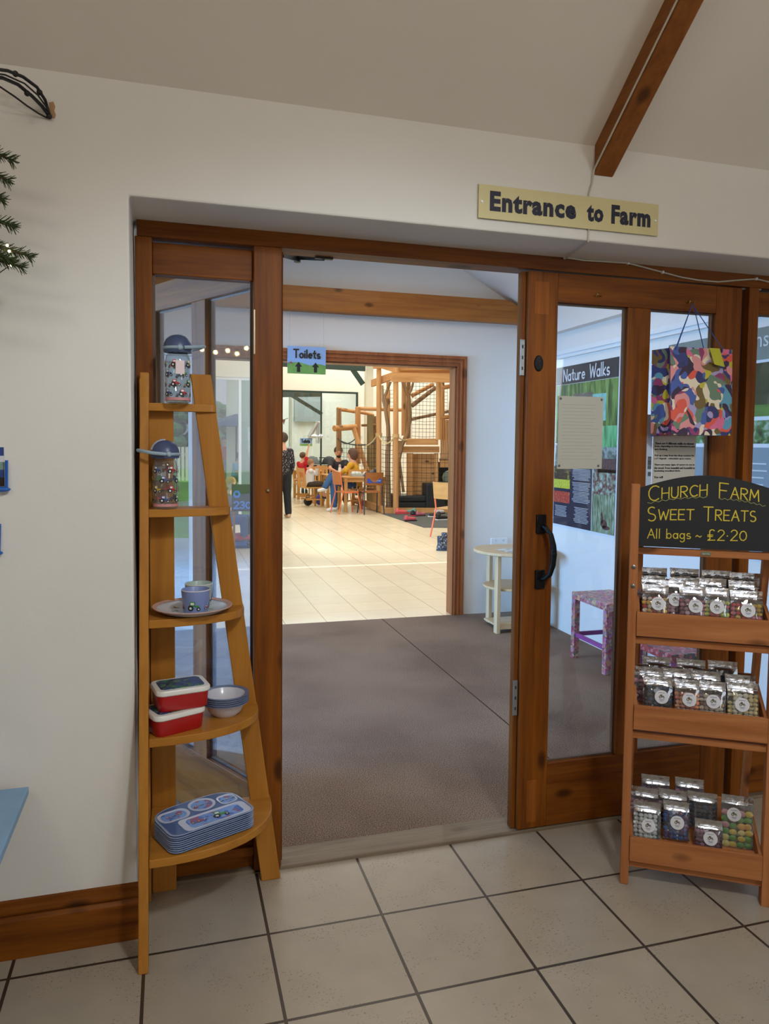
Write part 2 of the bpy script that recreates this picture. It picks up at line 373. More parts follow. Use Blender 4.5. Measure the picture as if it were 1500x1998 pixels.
def carpet_mat():
    m = bpy.data.materials.new('hall_carpet'); m.use_nodes = True; nt = m.node_tree; L = nt.links.new; b = nt.nodes['Principled BSDF']
    g = nt.nodes.new('ShaderNodeNewGeometry')
    n = nt.nodes.new('ShaderNodeTexNoise'); n.inputs['Scale'].default_value = 260; n.inputs['Detail'].default_value = 3; L(g.outputs['Position'], n.inputs['Vector'])
    r = nt.nodes.new('ShaderNodeValToRGB'); L(n.outputs[0], r.inputs[0])
    r.color_ramp.elements[0].position = .35; r.color_ramp.elements[1].position = .68
    r.color_ramp.elements[0].color = rgb(80, 62, 50); r.color_ramp.elements[1].color = rgb(192, 168, 148)
    p = nt.nodes.new('ShaderNodeTexNoise'); p.inputs['Scale'].default_value = 1.6; p.inputs['Detail'].default_value = 3; L(g.outputs['Position'], p.inputs['Vector'])
    mx = nt.nodes.new('ShaderNodeMix'); mx.data_type = 'RGBA'; mx.blend_type = 'MULTIPLY'; mx.inputs[0].default_value = .5; L(r.outputs[0], mx.inputs[6])
    r2 = nt.nodes.new('ShaderNodeValToRGB'); L(p.outputs[0], r2.inputs[0]); r2.color_ramp.elements[0].position = .35; r2.color_ramp.elements[1].position = .6
    r2.color_ramp.elements[0].color = (.5, .46, .45, 1); r2.color_ramp.elements[1].color = (1, 1, 1, 1); L(r2.outputs[0], mx.inputs[7])
    # the seam between two carpet widths
    sp = nt.nodes.new('ShaderNodeSeparateXYZ'); L(g.outputs['Position'], sp.inputs[0])
    a = nt.nodes.new('ShaderNodeMath'); a.operation = 'COMPARE'; L(sp.outputs[0], a.inputs[0]); a.inputs[1].default_value = 1.398; a.inputs[2].default_value = .004
    m2 = nt.nodes.new('ShaderNodeMix'); m2.data_type = 'RGBA'; L(a.outputs[0], m2.inputs[0]); L(mx.outputs[2], m2.inputs[6]); m2.inputs[7].default_value = rgb(74, 54, 40)
    L(m2.outputs[2], b.inputs['Base Color']); b.inputs['Roughness'].default_value = 1; b.inputs['Specular IOR Level'].default_value = .1
    bp = nt.nodes.new('ShaderNodeBump'); bp.inputs['Strength'].default_value = .8; bp.inputs['Distance'].default_value = .006; L(n.outputs[0], bp.inputs['Height']); L(bp.outputs[0], b.inputs['Normal'])
    return m

# ------------------------------------------------------------------ shop shell
YW = -.224; FY = 3.435; XR = 2.65; HX = -.66; CAFE_Z = 4.9
struct('floor', MB().box((-3.2, -6.2, -.1), (3.7, 0, 0)), floor_m)
struct('floor', MB().box((HX-.02, .12, -.1), (XR, FY+.005, 0)), carpet_mat())
struct('floor', MB().prism([(-.06, FY+.005), (14, FY+.005), (14, 24), (1.5, 24), (1.5, 11.6), (.40, 11.6)], lambda a, b: (a, b, -.1), lambda a, b: (a, b, -.0005)), cafe_m)
th = wood('worn_oak_threshold', (140, 124, 104), (104, 88, 70), 'x', rough=.6, knots=.3)
struct('trim_1', MB().box((-.36, 0, -.06), (2.9, .12, .012)), th, bevel=.004, label='grey worn wooden threshold board')
# front wall: left part, lintel, right part
wl = MB(); wl.prism([(-3.2, 0), (-.366, 0), (-.371, 2.111), (2.9, 2.111), (2.9, 0), (3.7, 0), (3.7, 3.2), (-3.2, 3.2)], lambda a, b: (a, YW, b), lambda a, b: (a, .12, b))
struct('wall_front', wl, plaster, bevel=.006)
struct('wall_left', MB().box((-3.3, -6.2, 0), (-3.2, YW, 5.2)), plaster)
wr = MB(); wr.box((3.7, -6.2, 0), (3.8, .2, 5.2))
struct('wall_right', wr, plaster)
struct('wall_back', MB().box((-3.3, -6.3, 0), (3.8, -6.2, 5.2)), plaster)
SL = .78
def ceil_z(y): return 2.40+SL*(YW-y)
c = MB(); yr = -3.2
c.add([(-3.3, YW+.02, ceil_z(YW)), (3.8, YW+.02, ceil_z(YW)), (3.8, yr, ceil_z(yr)), (-3.3, yr, ceil_z(yr)),
       (-3.3, YW+.02, ceil_z(YW)+.1), (3.8, YW+.02, ceil_z(YW)+.1), (3.8, yr, ceil_z(yr)+.1), (-3.3, yr, ceil_z(yr)+.1)], [(0,1,2,3),(4,7,6,5),(0,4,5,1),(1,5,6,2),(2,6,7,3),(3,7,4,0)])
z2 = 2.4
c.add([(-3.3, yr, ceil_z(yr)), (3.8, yr, ceil_z(yr)), (3.8, -6.2, z2), (-3.3, -6.2, z2), (-3.3, yr, ceil_z(yr)+.1), (3.8, yr, ceil_z(yr)+.1), (3.8, -6.2, z2+.1), (-3.3, -6.2, z2+.1)], [(0,1,2,3),(4,7,6,5),(0,4,5,1),(1,5,6,2),(2,6,7,3),(3,7,4,0)])
struct('ceiling', c, ceilm)
# skirting with a moulded top, left of the opening
prof = [(0, 0), (.022, 0), (.022, .108), (.015, .114), (.013, .120), (.020, .126), (.022, .134), (.018, .144), (.009, .147), (.007, .158), (0, .160)]
sk_ = MB(); sk_.prism(prof, lambda a, b: (-3.2, YW-a, b), lambda a, b: (-.364, YW-a, b))
struct('baseboard_left', sk_, fw('x'), smooth=True)
# sloping roof beam
b = MB(); p0 = Vector((1.104, YW+.02, 2.325+SL*(-.02))); y1 = -3.15
b.add([(1.069, YW, 2.322), (1.140, YW, 2.322), (1.140, YW, 2.44), (1.069, YW, 2.44),
       (1.069, y1, 2.322+SL*(YW-y1)), (1.140, y1, 2.322+SL*(YW-y1)), (1.140, y1, 2.44+SL*(YW-y1)), (1.069, y1, 2.44+SL*(YW-y1))],
      [(0,1,2,3),(4,7,6,5),(0,4,5,1),(1,5,6,2),(2,6,7,3),(3,7,4,0)])
rb = struct('trim_2', b, wood('roof_beam_oak', (150, 92, 40), (118, 66, 24), 'y', rough=.6, knots=.7), bevel=.004, label='brown timber roof beam running up the sloping ceiling')

# ------------------------------------------------------------------ timber screen in the opening
D0, D1 = 0, .09
fr = MB(); fr.box((-.36, D0, 2.062), (2.9, D1, 2.118)); 
struct('trim_3', fr, fw('x'), bevel=.003, label='timber header rail across the whole screen')
for i, (a, b2) in enumerate(((-.366, -.316), (-.008, .082), (1.868, 1.9))):
    if i == 2: struct('trim_4', MB().box((1.866, .03, .0), (1.902, D1, 2.062)), darkgap); continue
    struct('trim_4', MB().box((a, D0, 0), (b2, D1, 2.062)), fw('z'), bevel=.003)
struct('trim_4', MB().box((1.902, D0, 0), (1.948, D1, 2.062)), fw('z'), bevel=.003)
struct('trim_4', MB().box((2.84, D0, 0), (2.9, D1, 2.062)), fw('z'), bevel=.003)
# left fixed sidelight
w1 = struct('window_1', MB().box((-.316, .022, 1.955), (-.008, .07, 2.052)), fw('x'), bevel=.003)
obj('bottom_rail', MB().box((-.316, .028, 0), (-.008, .07, .165)).box((-.316, .012, .055), (-.008, .03, .085)), fw('x'), w1, bevel=.002)
obj('glass', MB().box((-.316, .044, .165), (-.008, .049, 1.955)), pane, w1)
bd = MB(); 
for x0, x1 in ((-.316, -.308), (-.016, -.008)): bd.box((x0, .034, .165), (x1, .044, 1.955))
obj('glazing_bead', bd, mat('grey_bead', (96, 78, 66), rough=.5), w1)
obj('closing_strip', MB().box((-.008, -.004, 1.72), (-.004, .0, 1.86)).ball((.037, -.004, 1.282), .006, 8), mat('brass_knob', (176, 160, 130), rough=.35, metal=.7), w1)
# right fixed sidelight
w2 = struct('window_2', MB().box((1.948, .022, 1.965), (2.84, .07, 2.052)), fw('x'), bevel=.003)
obj('bottom_rail', MB().box((1.948, .028, 0), (2.84, .07, .25)), fw('x'), w2, bevel=.002)
obj('glass', MB().box((1.948, .044, .25), (2.84, .049, 1.965)), pane, w2)

def leaf(name, org, ang, flip, label, extras=True):
    """glazed two-pane door leaf; local x from the outer edge, y thickness"""
    W = .913; TH = .045
    X = [0, .118, .408, .505, .795, W]
    d = thing(name, label, None, org, ang); del_ = 0
    d['kind'] = 'structure'
    f = lambda a, b: (flip*a, b)
    def bx(x0, y0, z0, x1, y1, z1): return MB().box((flip*x0, y0, z0), (flip*x1, y1, z1))
    for a, b_ in ((X[0], X[1]), (X[4], X[5])): obj('stile', bx(a, 0, .016, b_, TH, 2.056), fw('z'), d, bevel=.003, world=False)
    obj('muntin', bx(X[2], 0, .256, X[3], TH, 1.952), fw('z'), d, bevel=.003, world=False)
    obj('top_rail', bx(X[1], .001, 1.952, X[4], TH-.001, 2.056), fw('x'), d, bevel=.002, world=False)
    obj('bottom_rail', bx(X[1], .001, .016, X[4], TH-.001, .256), fw('x'), d, bevel=.002, world=False)
    for a, b_ in ((X[1], X[2]), (X[3], X[4])):
        g = obj('glass', bx(a, .026, .256, b_, .031, 1.952), pane_b, d, world=False)
        t = MB(); q = .007
        t.box((flip*a, .018, .256), (flip*(a+q), .026, 1.952)).box((flip*(b_-q), .018, .256), (flip*b_, .026, 1.952)).box((flip*(a+.0003), .0175, .2563), (flip*(b_-.0003), .0258, .256+q)).box((flip*(a+.0003), .0175, 1.952-q), (flip*(b_-.0003), .0258, 1.9517))
        obj('glazing_bead', t, mat('grey_bead', (96, 78, 66)), g, world=False)
    return d
dr = leaf('door_1', (.955, .0, 0), 0, 1, 'closed right glazed wooden door leaf with black pull handle')
# handle, keyhole, coat hooks, edge plates on the closed leaf
iron = mat('black_iron', (26, 26, 27), rough=.35, metal=.6, bump=.3, bscale=160)
h = MB(); lx = 1.022-.955
for z in (1.154, .951): h.box((lx-.019, -.010, z-.034), (lx+.019, 0, z+.034))
pts = [(lx+.004, -.010, 1.148), (lx+.006, -.03, 1.142), (lx+.018, -.047, 1.12), (lx+.026, -.052, 1.08), (lx+.028, -.053, 1.05), (lx+.026, -.052, 1.01), (lx+.018, -.047, .975), (lx+.006, -.032, .957), (lx+.004, -.010, .953)]
h.tube(pts, [.009, .009, .009, .011, .012, .011, .009, .009, .009], 10)
obj('door_handle', h, iron, dr, smooth=True, bevel=.002, world=False)
h = MB(); kx = 1.0-.955; h.lathe([(.0001, 0), (.016, 0), (.018, .002), (.016, .005), (.0001, .006)], (kx, 0, 1.731), 20, Matrix(((1, 0, 0), (0, 0, -1), (0, 1.6, 0))))
h.mi = 1; h.box((kx-.002, -.0075, 1.715), (kx+.002, -.006, 1.735)); h.lathe([(.0001, 0), (.005, 0), (.005, .001), (.0001, .001)], (kx, -.0063, 1.738), 12, Matrix(((1, 0, 0), (0, 0, -1), (0, 1, 0))))
obj('keyhole_plate', h, [iron, mat('black_void', (4, 4, 4))], dr, world=False, smooth=True)
brass = mat('old_brass', (150, 112, 60), rough=.35, metal=.9)
for hx_ in (1.231-.955, 1.628-.955):
    h = MB(); h.ball((hx_, -.003, 1.99), .006, 8, (1, .5, 1)).tube([(hx_-.011, -.002, 1.984), (hx_-.013, -.013, 1.980), (hx_-.011, -.016, 1.992)], .0016, 6).tube([(hx_+.007, -.002, 1.984), (hx_+.011, -.013, 1.982), (hx_+.012, -.016, 1.994)], .0016, 6).tube([(hx_-.011, -.003, 1.984), (hx_+.008, -.003, 1.984)], .0016, 6)
    obj('coat_hook', h, brass, dr, world=False, smooth=True)
e = MB(); e.box((-.018, .018, .016), (-.001, .05, 2.056)); edge = obj('meeting_edge', e, fw('z'), dr, world=False, bevel=.002)
for z0, z1 in ((1.687, 1.815), (.446, .577)):
    e = MB(); e.box((-.021, .012, z0), (-.004, .0175, z1)); e.mi = 1
    for k in (.2, .5, .8): e.box((-.015, .010, z0+(z1-z0)*k-.006), (-.010, .0122, z0+(z1-z0)*k+.006))
    obj('latch_plate', e, [steel, mat('dark_slot', (40, 40, 40))], edge, world=False, bevel=.001)
# patched square of newer timber on the stile
obj('patch', MB().box((.025, -.001, 1.905), (.080, .0, 2.02)).box((.035, -.001, .04), (.075, 0, .2)), wood('patch_pine', (160, 92, 26), (120, 62, 14), 'z', rough=.5, knots=0), dr, world=False)
# top bolt strike under the header
obj('strike', MB().box((.99, .01, 2.056), (1.01, .05, 2.062)).box((.925, .02, 2.056), (.965, .06, 2.0615)), steel, dr, world=False)

AN = math.radians(90+28)
dl = leaf('door_2', (.088, .03, 0), AN, 1, 'left glazed wooden door leaf folded open into the hall')
obj('hinge_edge', MB().box((.0, -.002, .016), (.012, 0, 2.056)), fw('z'), dl, world=False)
# door closer arm above it
a0 = atY(552, 497, .10); a1 = atY(580, 505, .30); a2 = atY(632, 488, .08); a2.z = 2.06
cl = MB(); cl.bar(a0, a1, .006, .018); cl.bar(a1+Vector((0, 0, .006)), a2, .006, .018)
cl.lathe([(.001, -.012), (.012, -.012), (.012, .012), (.001, .012)], a1, 12); cl.box(a2+Vector((-.03, -.008, -.004)), a2+Vector((.03, .008, .002)))
tag(obj('door_closer', cl, black, None), 'black jointed door closer arm above the open doorway', 'door closer')

# ------------------------------------------------------------------ hall shell
# far wall with a wide cased doorway; glazed bay left of it
DX0, DX1, DZ = .0, 2.021, 2.085
fw_ = MB(); fw_.box((-.09, FY, 0), (DX0, FY+.09, DZ)); fw_.box((DX1, FY, 0), (XR+.1, FY+.09, DZ)); fw_.box((-3.2, FY, DZ), (XR+.1, FY+.09, 4.9))
fw_.box((XR+.1, FY, 0), (14, FY+.09, 4.9))
struct('wall_far', fw_, hallw)
cs = MB()
def casing(a, b2): cs.box(a, b2)
cw = .085
for k, (o1, o2, t) in enumerate(((0, cw, .012), (.0, .012, .02), (.028, .045, .02), (.06, cw, .024))):
    casing((DX1+o1, FY-t, 0), (DX1+o2, FY, DZ+o2)); casing((DX0-o2, FY-t, 0), (DX0-o1, FY, DZ+o2)); casing((DX0-o2+.0005, FY-t-.0006, DZ+o1), (DX1+o2-.0005, FY-.0002, DZ+o2-.0005))
struct('door_3', cs, wood('doorway_casing', (176, 108, 62), (140, 76, 40), 'z', rough=.4, knots=.6), bevel=.002, label='moulded brown timber casing round the cafe doorway')
struct('trim_5', MB().box((DX1-.012, FY, 0), (DX1, FY+.13, DZ)).box((DX0, FY, 0), (DX0+.012, FY+.13, DZ)).box((DX0, FY, DZ-.012), (DX1, FY+.13, DZ)), wood('doorway_lining', (170, 104, 60), (140, 78, 42), 'z', rough=.4, knots=.4))
struct('wall_right', MB().box((XR, .12, 0), (XR+.1, FY, 3.3)), hallw)
struct('trim_6', MB().box((XR-.07, .12, 2.31), (XR, FY-.35, 2.9)), hallw, label='boxed cream bulkhead along the right hall wall')
tr = MB(); tr.box((XR-.03, .13, 2.11), (XR, FY-.3, 2.17)); tr.box((XR-.045, .13, 2.135), (XR-.03, FY-.3, 2.16))
struct('trim_7', tr, white, label='white plastic cable trunking along the right hall wall')
# sloping ceiling of the hall
s2 = .55; hc = MB()
hc.add([(XR+.1, .1, 2.50), (XR+.1, FY, 2.50), (.95, FY, 2.50+s2*1.8), (.95, .1, 2.50+s2*1.8), (XR+.1, .1, 2.6), (XR+.1, FY, 2.6), (.95, FY, 2.6+s2*1.8), (.95, .1, 2.6+s2*1.8)], [(0,1,2,3),(4,7,6,5),(0,4,5,1),(1,5,6,2),(2,6,7,3),(3,7,4,0)])
hc.box((-.9, .1, 3.49), (.95, FY, 3.6))
struct('ceiling', hc, hallw)
# tie beam with sloped end, in front of the far wall
bm_ = MB(); yb = FY-.10
poly = [(-.8, 2.455), (2.62, 2.455), (2.62, 2.54), (2.44, 2.64), (-.8, 2.635)]
bm_.prism(poly, lambda a, b: (a, yb, b), lambda a, b: (a, FY-.001, b))
struct('trim_8', bm_, wood('tie_beam_pine', (184, 120, 56), (150, 90, 36), 'x', rough=.55, knots=.8), bevel=.004, label='long pine tie beam with a sloped end over the cafe doorway')
# glazed side of the hall and its end bay
def glazed(name, p, q, z0, z1, div, t=.05):
    p = Vector(p); q = Vector(q); r = MB(); g = MB(); n = (q-p).normalized()
    r.bar((p.x, p.y, z0+t/2), (q.x, q.y, z0+t/2), t, t); r.bar((p.x, p.y, z1-t/2), (q.x, q.y, z1-t/2), t, t)
    for i in range(div+1):
        c_ = p.lerp(q, i/div); c_ = c_ + n*(t/2 if i == 0 else (-t/2 if i == div else 0)); r.bar((c_.x, c_.y, z0+t), (c_.x, c_.y, z1-t), t, t, (1, 0, 0))
    g.bar((p.x+n.x*t, p.y+n.y*t, (z0+z1)/2), (q.x-n.x*t, q.y-n.y*t, (z0+z1)/2), .006, z1-z0-2*t)
    o = struct(name, r, white); obj('glass', g, pane, o); return o
glazed('window_3', (HX, .16, 0), (HX, FY-.02, 0), .0, 2.15, 2)
glazed('window_4', (HX+.06, FY+.04, 0), (-.092, FY+.04, 0), .0, 2.08, 1, t=.04)
struct('wall_left', MB().box((HX-.1, .12, 2.15), (HX+.05, FY, 3.6)), hallw)
# roof over the shop-hall junction so no sky leaks in
struct('ceiling', MB().box((-3.3, YW, 3.2), (3.8, .2, 3.3)).box((HX-.1, .0, 3.2), (XR+.1, .12, 3.7)), hallw)

# ================================================================== SHOP OBJECTS
def quadpt(a, b, c, d, u, v): return a.lerp(b, u).lerp(d.lerp(c, u), v)
# sign over the opening
sg = thing('entrance_sign', 'long cream sign reading Entrance to Farm fixed to the wall above the opening', 'sign', (.987, YW, 2.146))
A = Vector((.661, YW-.006, 2.146)); EX = Vector((1, 0, .004)).normalized(); EZ = Vector((0, 0, 1))
obj('sign_board', MB().box((.661, YW-.009, 2.146), (1.313, YW-.006, 2.250)), mat('cream_plastic', (212, 200, 148), rough=.5), sg, bevel=.0012)
t = MB()
for word, x0, wd, hh in (('Entrance', .699, .303, .062), ('to', 1.042, .061, .054), ('Farm', 1.133, .149, .062)):
    tm = place_text(text_mb(word, .1, bold=.0045, sp=1.12), (x0, YW-.0092, 2.170), EX, EZ, wd, hh); t = MB().add(tm.v, tm.f)
    obj('lettering', t, mat('navy_lettering', (20, 20, 46), rough=.5), sg)
for x in (.672, 1.301): obj('screw_cap', MB().lathe([(.0001, .003), (.0035, .0025), (.005, 0)], (x, YW-.009, 2.196), 12, Matrix(((1, 0, 0), (0, 0, -1), (0, 1, 0)))), white, sg, smooth=True)

# cable: down the beam edge, wall, under the soffit, along the header
cab = [Vector((1.064, y, 2.33+SL*(YW-y))) for y in (-3.0, -2.2, -1.4, -.9, -.6, -.4, YW-.01)]
cab += [Vector((1.062, YW-.004, 2.30)), Vector((1.051, YW-.004, 2.26)), Vector((1.052, YW-.002, 2.20)), Vector((1.053, YW-.004, 2.14)), Vector((1.053, YW-.003, 2.108)), Vector((1.075, -.10, 2.105)), Vector((1.090, -.02, 2.106)), Vector((1.092, -.006, 2.110))]
for x, z in ((1.17, 2.106), (1.25, 2.108), (1.351, 2.110), (1.42, 2.10), (1.50, 2.088), (1.58, 2.076), (1.66, 2.070), (1.747, 2.070), (1.83, 2.082), (1.925, 2.094), (1.99, 2.086), (2.10, 2.078), (2.4, 2.085)): cab.append(Vector((x, -.006, z)))
cb = thing('cable', 'thin white cable clipped along the timber header and up the roof beam', 'cable', cab[-8])
obj('wire', MB().tube(cab, .0030, 8), mat('white_cable', (196, 188, 170), rough=.5), cb, smooth=True)
for x, z in ((1.092, 2.110), (1.351, 2.110), (1.50, 2.088), (1.925, 2.094)): obj('cable_clip', MB().box((x-.004, -.011, z-.005), (x+.004, 0, z+.005)), white, cb, bevel=.001)

# ---- corner ladder shelf
LS = thing('corner_shelf', 'golden beech corner ladder shelf with five curved shelves beside the doorway', 'shelf unit', (-.30, -.02, 0))
tops = [1.553, 1.237, .921, .596, .28]; H = 1.645
def ylf(z): return -.404+.345*z/H          # front edge of the left upright
def xlf(z): return -.345+.004*z/H
def xr(z): return .043-.218*z/H             # centre of the right plank
bv = .003
o = MB(); o.add([(xlf(0)-.014, ylf(0), 0), (xlf(0)+.012, ylf(0), 0), (xlf(0)+.012, ylf(0)+.058, 0), (xlf(0)-.014, ylf(0)+.058, 0),
                 (xlf(H)-.012, ylf(H), H), (xlf(H)+.014, ylf(H), H), (xlf(H)+.014, ylf(H)+.05, H), (xlf(H)-.012, ylf(H)+.05, H)], [(0,3,2,1),(4,5,6,7),(0,1,5,4),(1,2,6,5),(2,3,7,6),(3,0,4,7)])
obj('upright', o, sw('z'), LS, bevel=bv)
o = MB(); hw_ = .031; o.add([(xr(0)-hw_, -.052, 0), (xr(0)+hw_, -.052, 0), (xr(0)+hw_, -.026, 0), (xr(0)-hw_, -.026, 0), (xr(H)-hw_, -.052, H), (xr(H)+hw_, -.052, H), (xr(H)+hw_, -.026, H), (xr(H)-hw_, -.026, H)], [(0,3,2,1),(4,5,6,7),(0,1,5,4),(1,2,6,5),(2,3,7,6),(3,0,4,7)])
obj('upright', o, sw('z'), LS, bevel=bv)
obj('back_post', MB().box((-.330, -.026, 0), (-.256, -.004, H-.10)), sw('z'), LS, bevel=bv)
obj('back_post', MB().box((-.354, -.075, 0), (-.332, -.004, H-.02)), sw('z'), LS, bevel=bv)
for z in tops:
    th_ = .024; yl = ylf(z)+.006; x0 = -.330; x1 = xr(z)+.034; y1 = -.028
    poly = [(x0, y1), (x0, yl)]
    R1 = x1-x0; R2 = y1-.026-yl
    for i in range(0, 15):
        a = PI/2*i/14; ca = math.cos(PI/2-a); sa = math.sin(PI/2-a)
        poly.append((x0+.02+(R1-.02)*(math.sin(a))**.95, (y1-.026)-(R2)*math.cos(a)**.80 if i < 14 else y1-.026))
    poly.append((x1, y1))
    o = MB(); o.prism(poly, lambda a, b: (a, b, z-th_), lambda a, b: (a, b, z))
    obj('shelf_board', o, sw('x'), LS, bevel=.002)

# ---- tractor decals (small printed motifs)
TR = [((64, 140, 52), 'green'), ((188, 40, 40), 'red'), ((70, 90, 150), 'blue'), ((214, 176, 40), 'yellow')]
def tractor(mb, P, s=1, mats=None):
    """motif drawn through mapping P(u,v)->point, size s; slot 0 body, 1 wheels"""
    def disc(cu, cv, r, slot, lift):
        n = 10; mb.mi = slot; mb.add([P(cu+r*math.cos(2*PI*i/n), cv+r*math.sin(2*PI*i/n), lift) for i in range(n)], [tuple(range(n))])
    mb.mi = 0
    mb.add([P(a*s, b*s, .0004) for a, b in ((-.2, .15), (.55, .15), (.55, .5), (.1, .52), (.1, .95), (-.45, .95), (-.5, .5), (-.5, .3))], [tuple(range(8))])
    mb.mi = 2; mb.add([P(a*s, b*s, .0006) for a, b in ((-.38, .58), (.0, .58), (.0, .85), (-.38, .85))], [(0, 1, 2, 3)])
    disc(-.4*s, .2*s, .34*s, 1, .0007); disc(.48*s, .08*s, .22*s, 1, .0007); disc(-.4*s, .2*s, .15*s, 2, .0009); disc(.48*s, .08*s, .09*s, 2, .0009)
tyre = mat('print_black', (28, 28, 30), rough=.5); pwhite = mat('print_white', (225, 228, 230), rough=.5)
def colm(c, n): return mat('print_'+n, c, rough=.5)

def bottle(loc, rz, label):
    r0 = .037
    t = thing('drinking_bottle', label, 'water bottle', loc, rz, 'tractor print drinking bottles')
    body = glass('clear_tritan', (235, 240, 240), refl=.10, power=2.2, haze=.04)
    prof = [(.0005, .001), (r0-.004, .001), (r0, .006), (r0, .125), (r0-.003, .140), (.028, .148), (.028, .156)]
    bd = obj('bottle_body', MB().lathe(prof, n=32), body, t, smooth=True, world=False)
    k = 0
    for row in range(4):
        for j in range(5):
            cname = TR[(row*3+j*2+(j == 4)) % 4]; a0 = j*2*PI/5+row*.63; zz = .022+row*.029; m = MB()
            tractor(m, lambda u, v, l, a0=a0, zz=zz: Vector(((r0+l)*math.cos(a0+u/r0), (r0+l)*math.sin(a0+u/r0), zz+v)), .0195)
            obj('printed_tractor', m, [colm(*cname), tyre, pwhite], bd, world=False)
    m = MB(); m.lathe([(r0+.0003, .008), (r0+.0003, .016)], n=32); obj('printed_band', m, mat('print_pink', (206, 140, 140), rough=.5), bd, world=False)
    navy = mat('navy_plastic', (66, 78, 112), rough=.35); gr = mat('grey_blue_plastic', (150, 170, 184), rough=.4)
    cp = MB().lathe([(.030, .150), (.0405, .151), (.042, .158), (.042, .168), (.0395, .178), (.034, .190), (.024, .199), (.012, .2035), (.0005, .205)], n=32)
    cap = obj('cap', cp, navy, t, smooth=True, world=False)
    obj('spout_cover', MB().tube([Vector((.040*math.cos(a), 0, .162+.041*math.sin(a))) for a in [PI*i/10 for i in range(1, 6)]], .006, 8), mat('pale_grey_plastic', (160, 168, 180), rough=.4), cap, smooth=True, world=False)
    hd = [Vector((.0415*math.cos(a), .0415*math.sin(a), .163)) for a in [math.radians(x) for x in range(78, 283, 17)]]
    hp = [Vector((.012, .046, .163)), Vector((.05, .040, .167)), Vector((.072, .022, .172)), Vector((.079, 0, .174)), Vector((.072, -.022, .172)), Vector((.05, -.040, .167)), Vector((.012, -.046, .163))]
    hh = MB()
    for sgn in (-1, 1): hh.ball((0, sgn*.043, .163), .008, 8, (1, .6, 1))
    hh.tube([hd[-1]]+list(reversed(hp))[0:0]+hd, .0048, 8); hh.tube(hp, .0052, 8)
    obj('carry_handle', hh, gr, cap, smooth=True, world=False)
    obj('barcode_label', MB().box((-.012, -r0-.0012, .085), (.014, -r0-.0006, .125)), mat('sticker_pink', (226, 205, 205), rough=.5), bd, world=False)
    return t
bottle((-.243, -.085, tops[0]), math.radians(8), 'clear tractor print bottle with navy domed cap on the top shelf')
bottle((-.281, -.11, tops[1]), math.radians(195), 'clear tractor print bottle with navy cap on the second shelf down')

# ---- plate and cups on the third shelf
def plate():
    r = .118; c = Vector((-.204, -.118, tops[2]))
    t = thing('melamine_plate', 'round plate with pale pink rim under the small cups', 'plate', c)
    c = Vector((0, 0, 0))
    obj('plate_body', MB().lathe([(.0005, .003), (.07, .003), (.088, .009), (r-.004, .020), (r, .022), (r, .0195), (.09, .005), (.072, 0), (.0005, 0)], c, 48), mat('melamine_pale', (200, 206, 212), rough=.25, coat=.4), t, smooth=True, world=False)
    obj('rim_band', MB().lathe([(r-.013, .0178), (r-.001, .0224), (r+.0004, .0215), (r+.0003, .0195)], c, 48), mat('rim_pink', (198, 160, 148), rough=.3), t, smooth=True, world=False)
    for j in range(9):
        a = j*.7+.2; m = MB(); rr = .052+.018*(j % 2)
        tractor(m, lambda u, v, l, a=a, rr=rr: Vector((rr*math.cos(a)+u, rr*math.sin(a)+v, .0033+l+max(0, (math.hypot(rr*math.cos(a)+u, rr*math.sin(a)+v)-.07)*.33))), .013); obj('printed_tractor', m, [colm(*TR[j % 4]), tyre, pwhite], t, world=False)
plate()
def cup(loc, rz, bodyc, label, n=0):
    t = thing('melamine_cup', label, 'cup', loc, rz, 'small melamine cups on the third shelf')
    b = obj('cup_body', MB().lathe([(.0005, .001), (.034, .001), (.036, .004), (.0425, .072), (.0415, .073), (.0395, .07), (.0335, .006), (.0005, .005)], n=36), mat('melamine_'+str(n), bodyc, rough=.3, coat=.3), t, smooth=True, world=False)
    obj('rim_band', MB().lathe([(.0395, .0605), (.0428, .0722), (.0412, .0736)], n=36), mat('rim_white', (216, 214, 214), rough=.3), t, smooth=True, world=False)
    for j in range(6):
        a0 = j*PI/3; m = MB(); sc = .026 if j % 2 == 0 else .012
        tractor(m, lambda u, v, l, a0=a0: Vector(((.0362+.0062*(.02+v)/.07+l)*math.cos(a0+u/.038), (.0362+.0062*(.02+v)/.07+l)*math.sin(a0+u/.038), .017+v)), sc); obj('printed_tractor', m, [colm(*TR[(j+n) % 4 if j else 0]), tyre, pwhite], b, world=False)
cup((-.196, -.15, tops[2]+.003), -PI/2-.15, (130, 146, 196), 'blue grey cup with green tractor, nearer cup on the plate', 0)
cup((-.184, -.058, tops[2]+.004), -PI/2, (170, 190, 184), 'pale green cup behind the blue cup on the plate', 1)

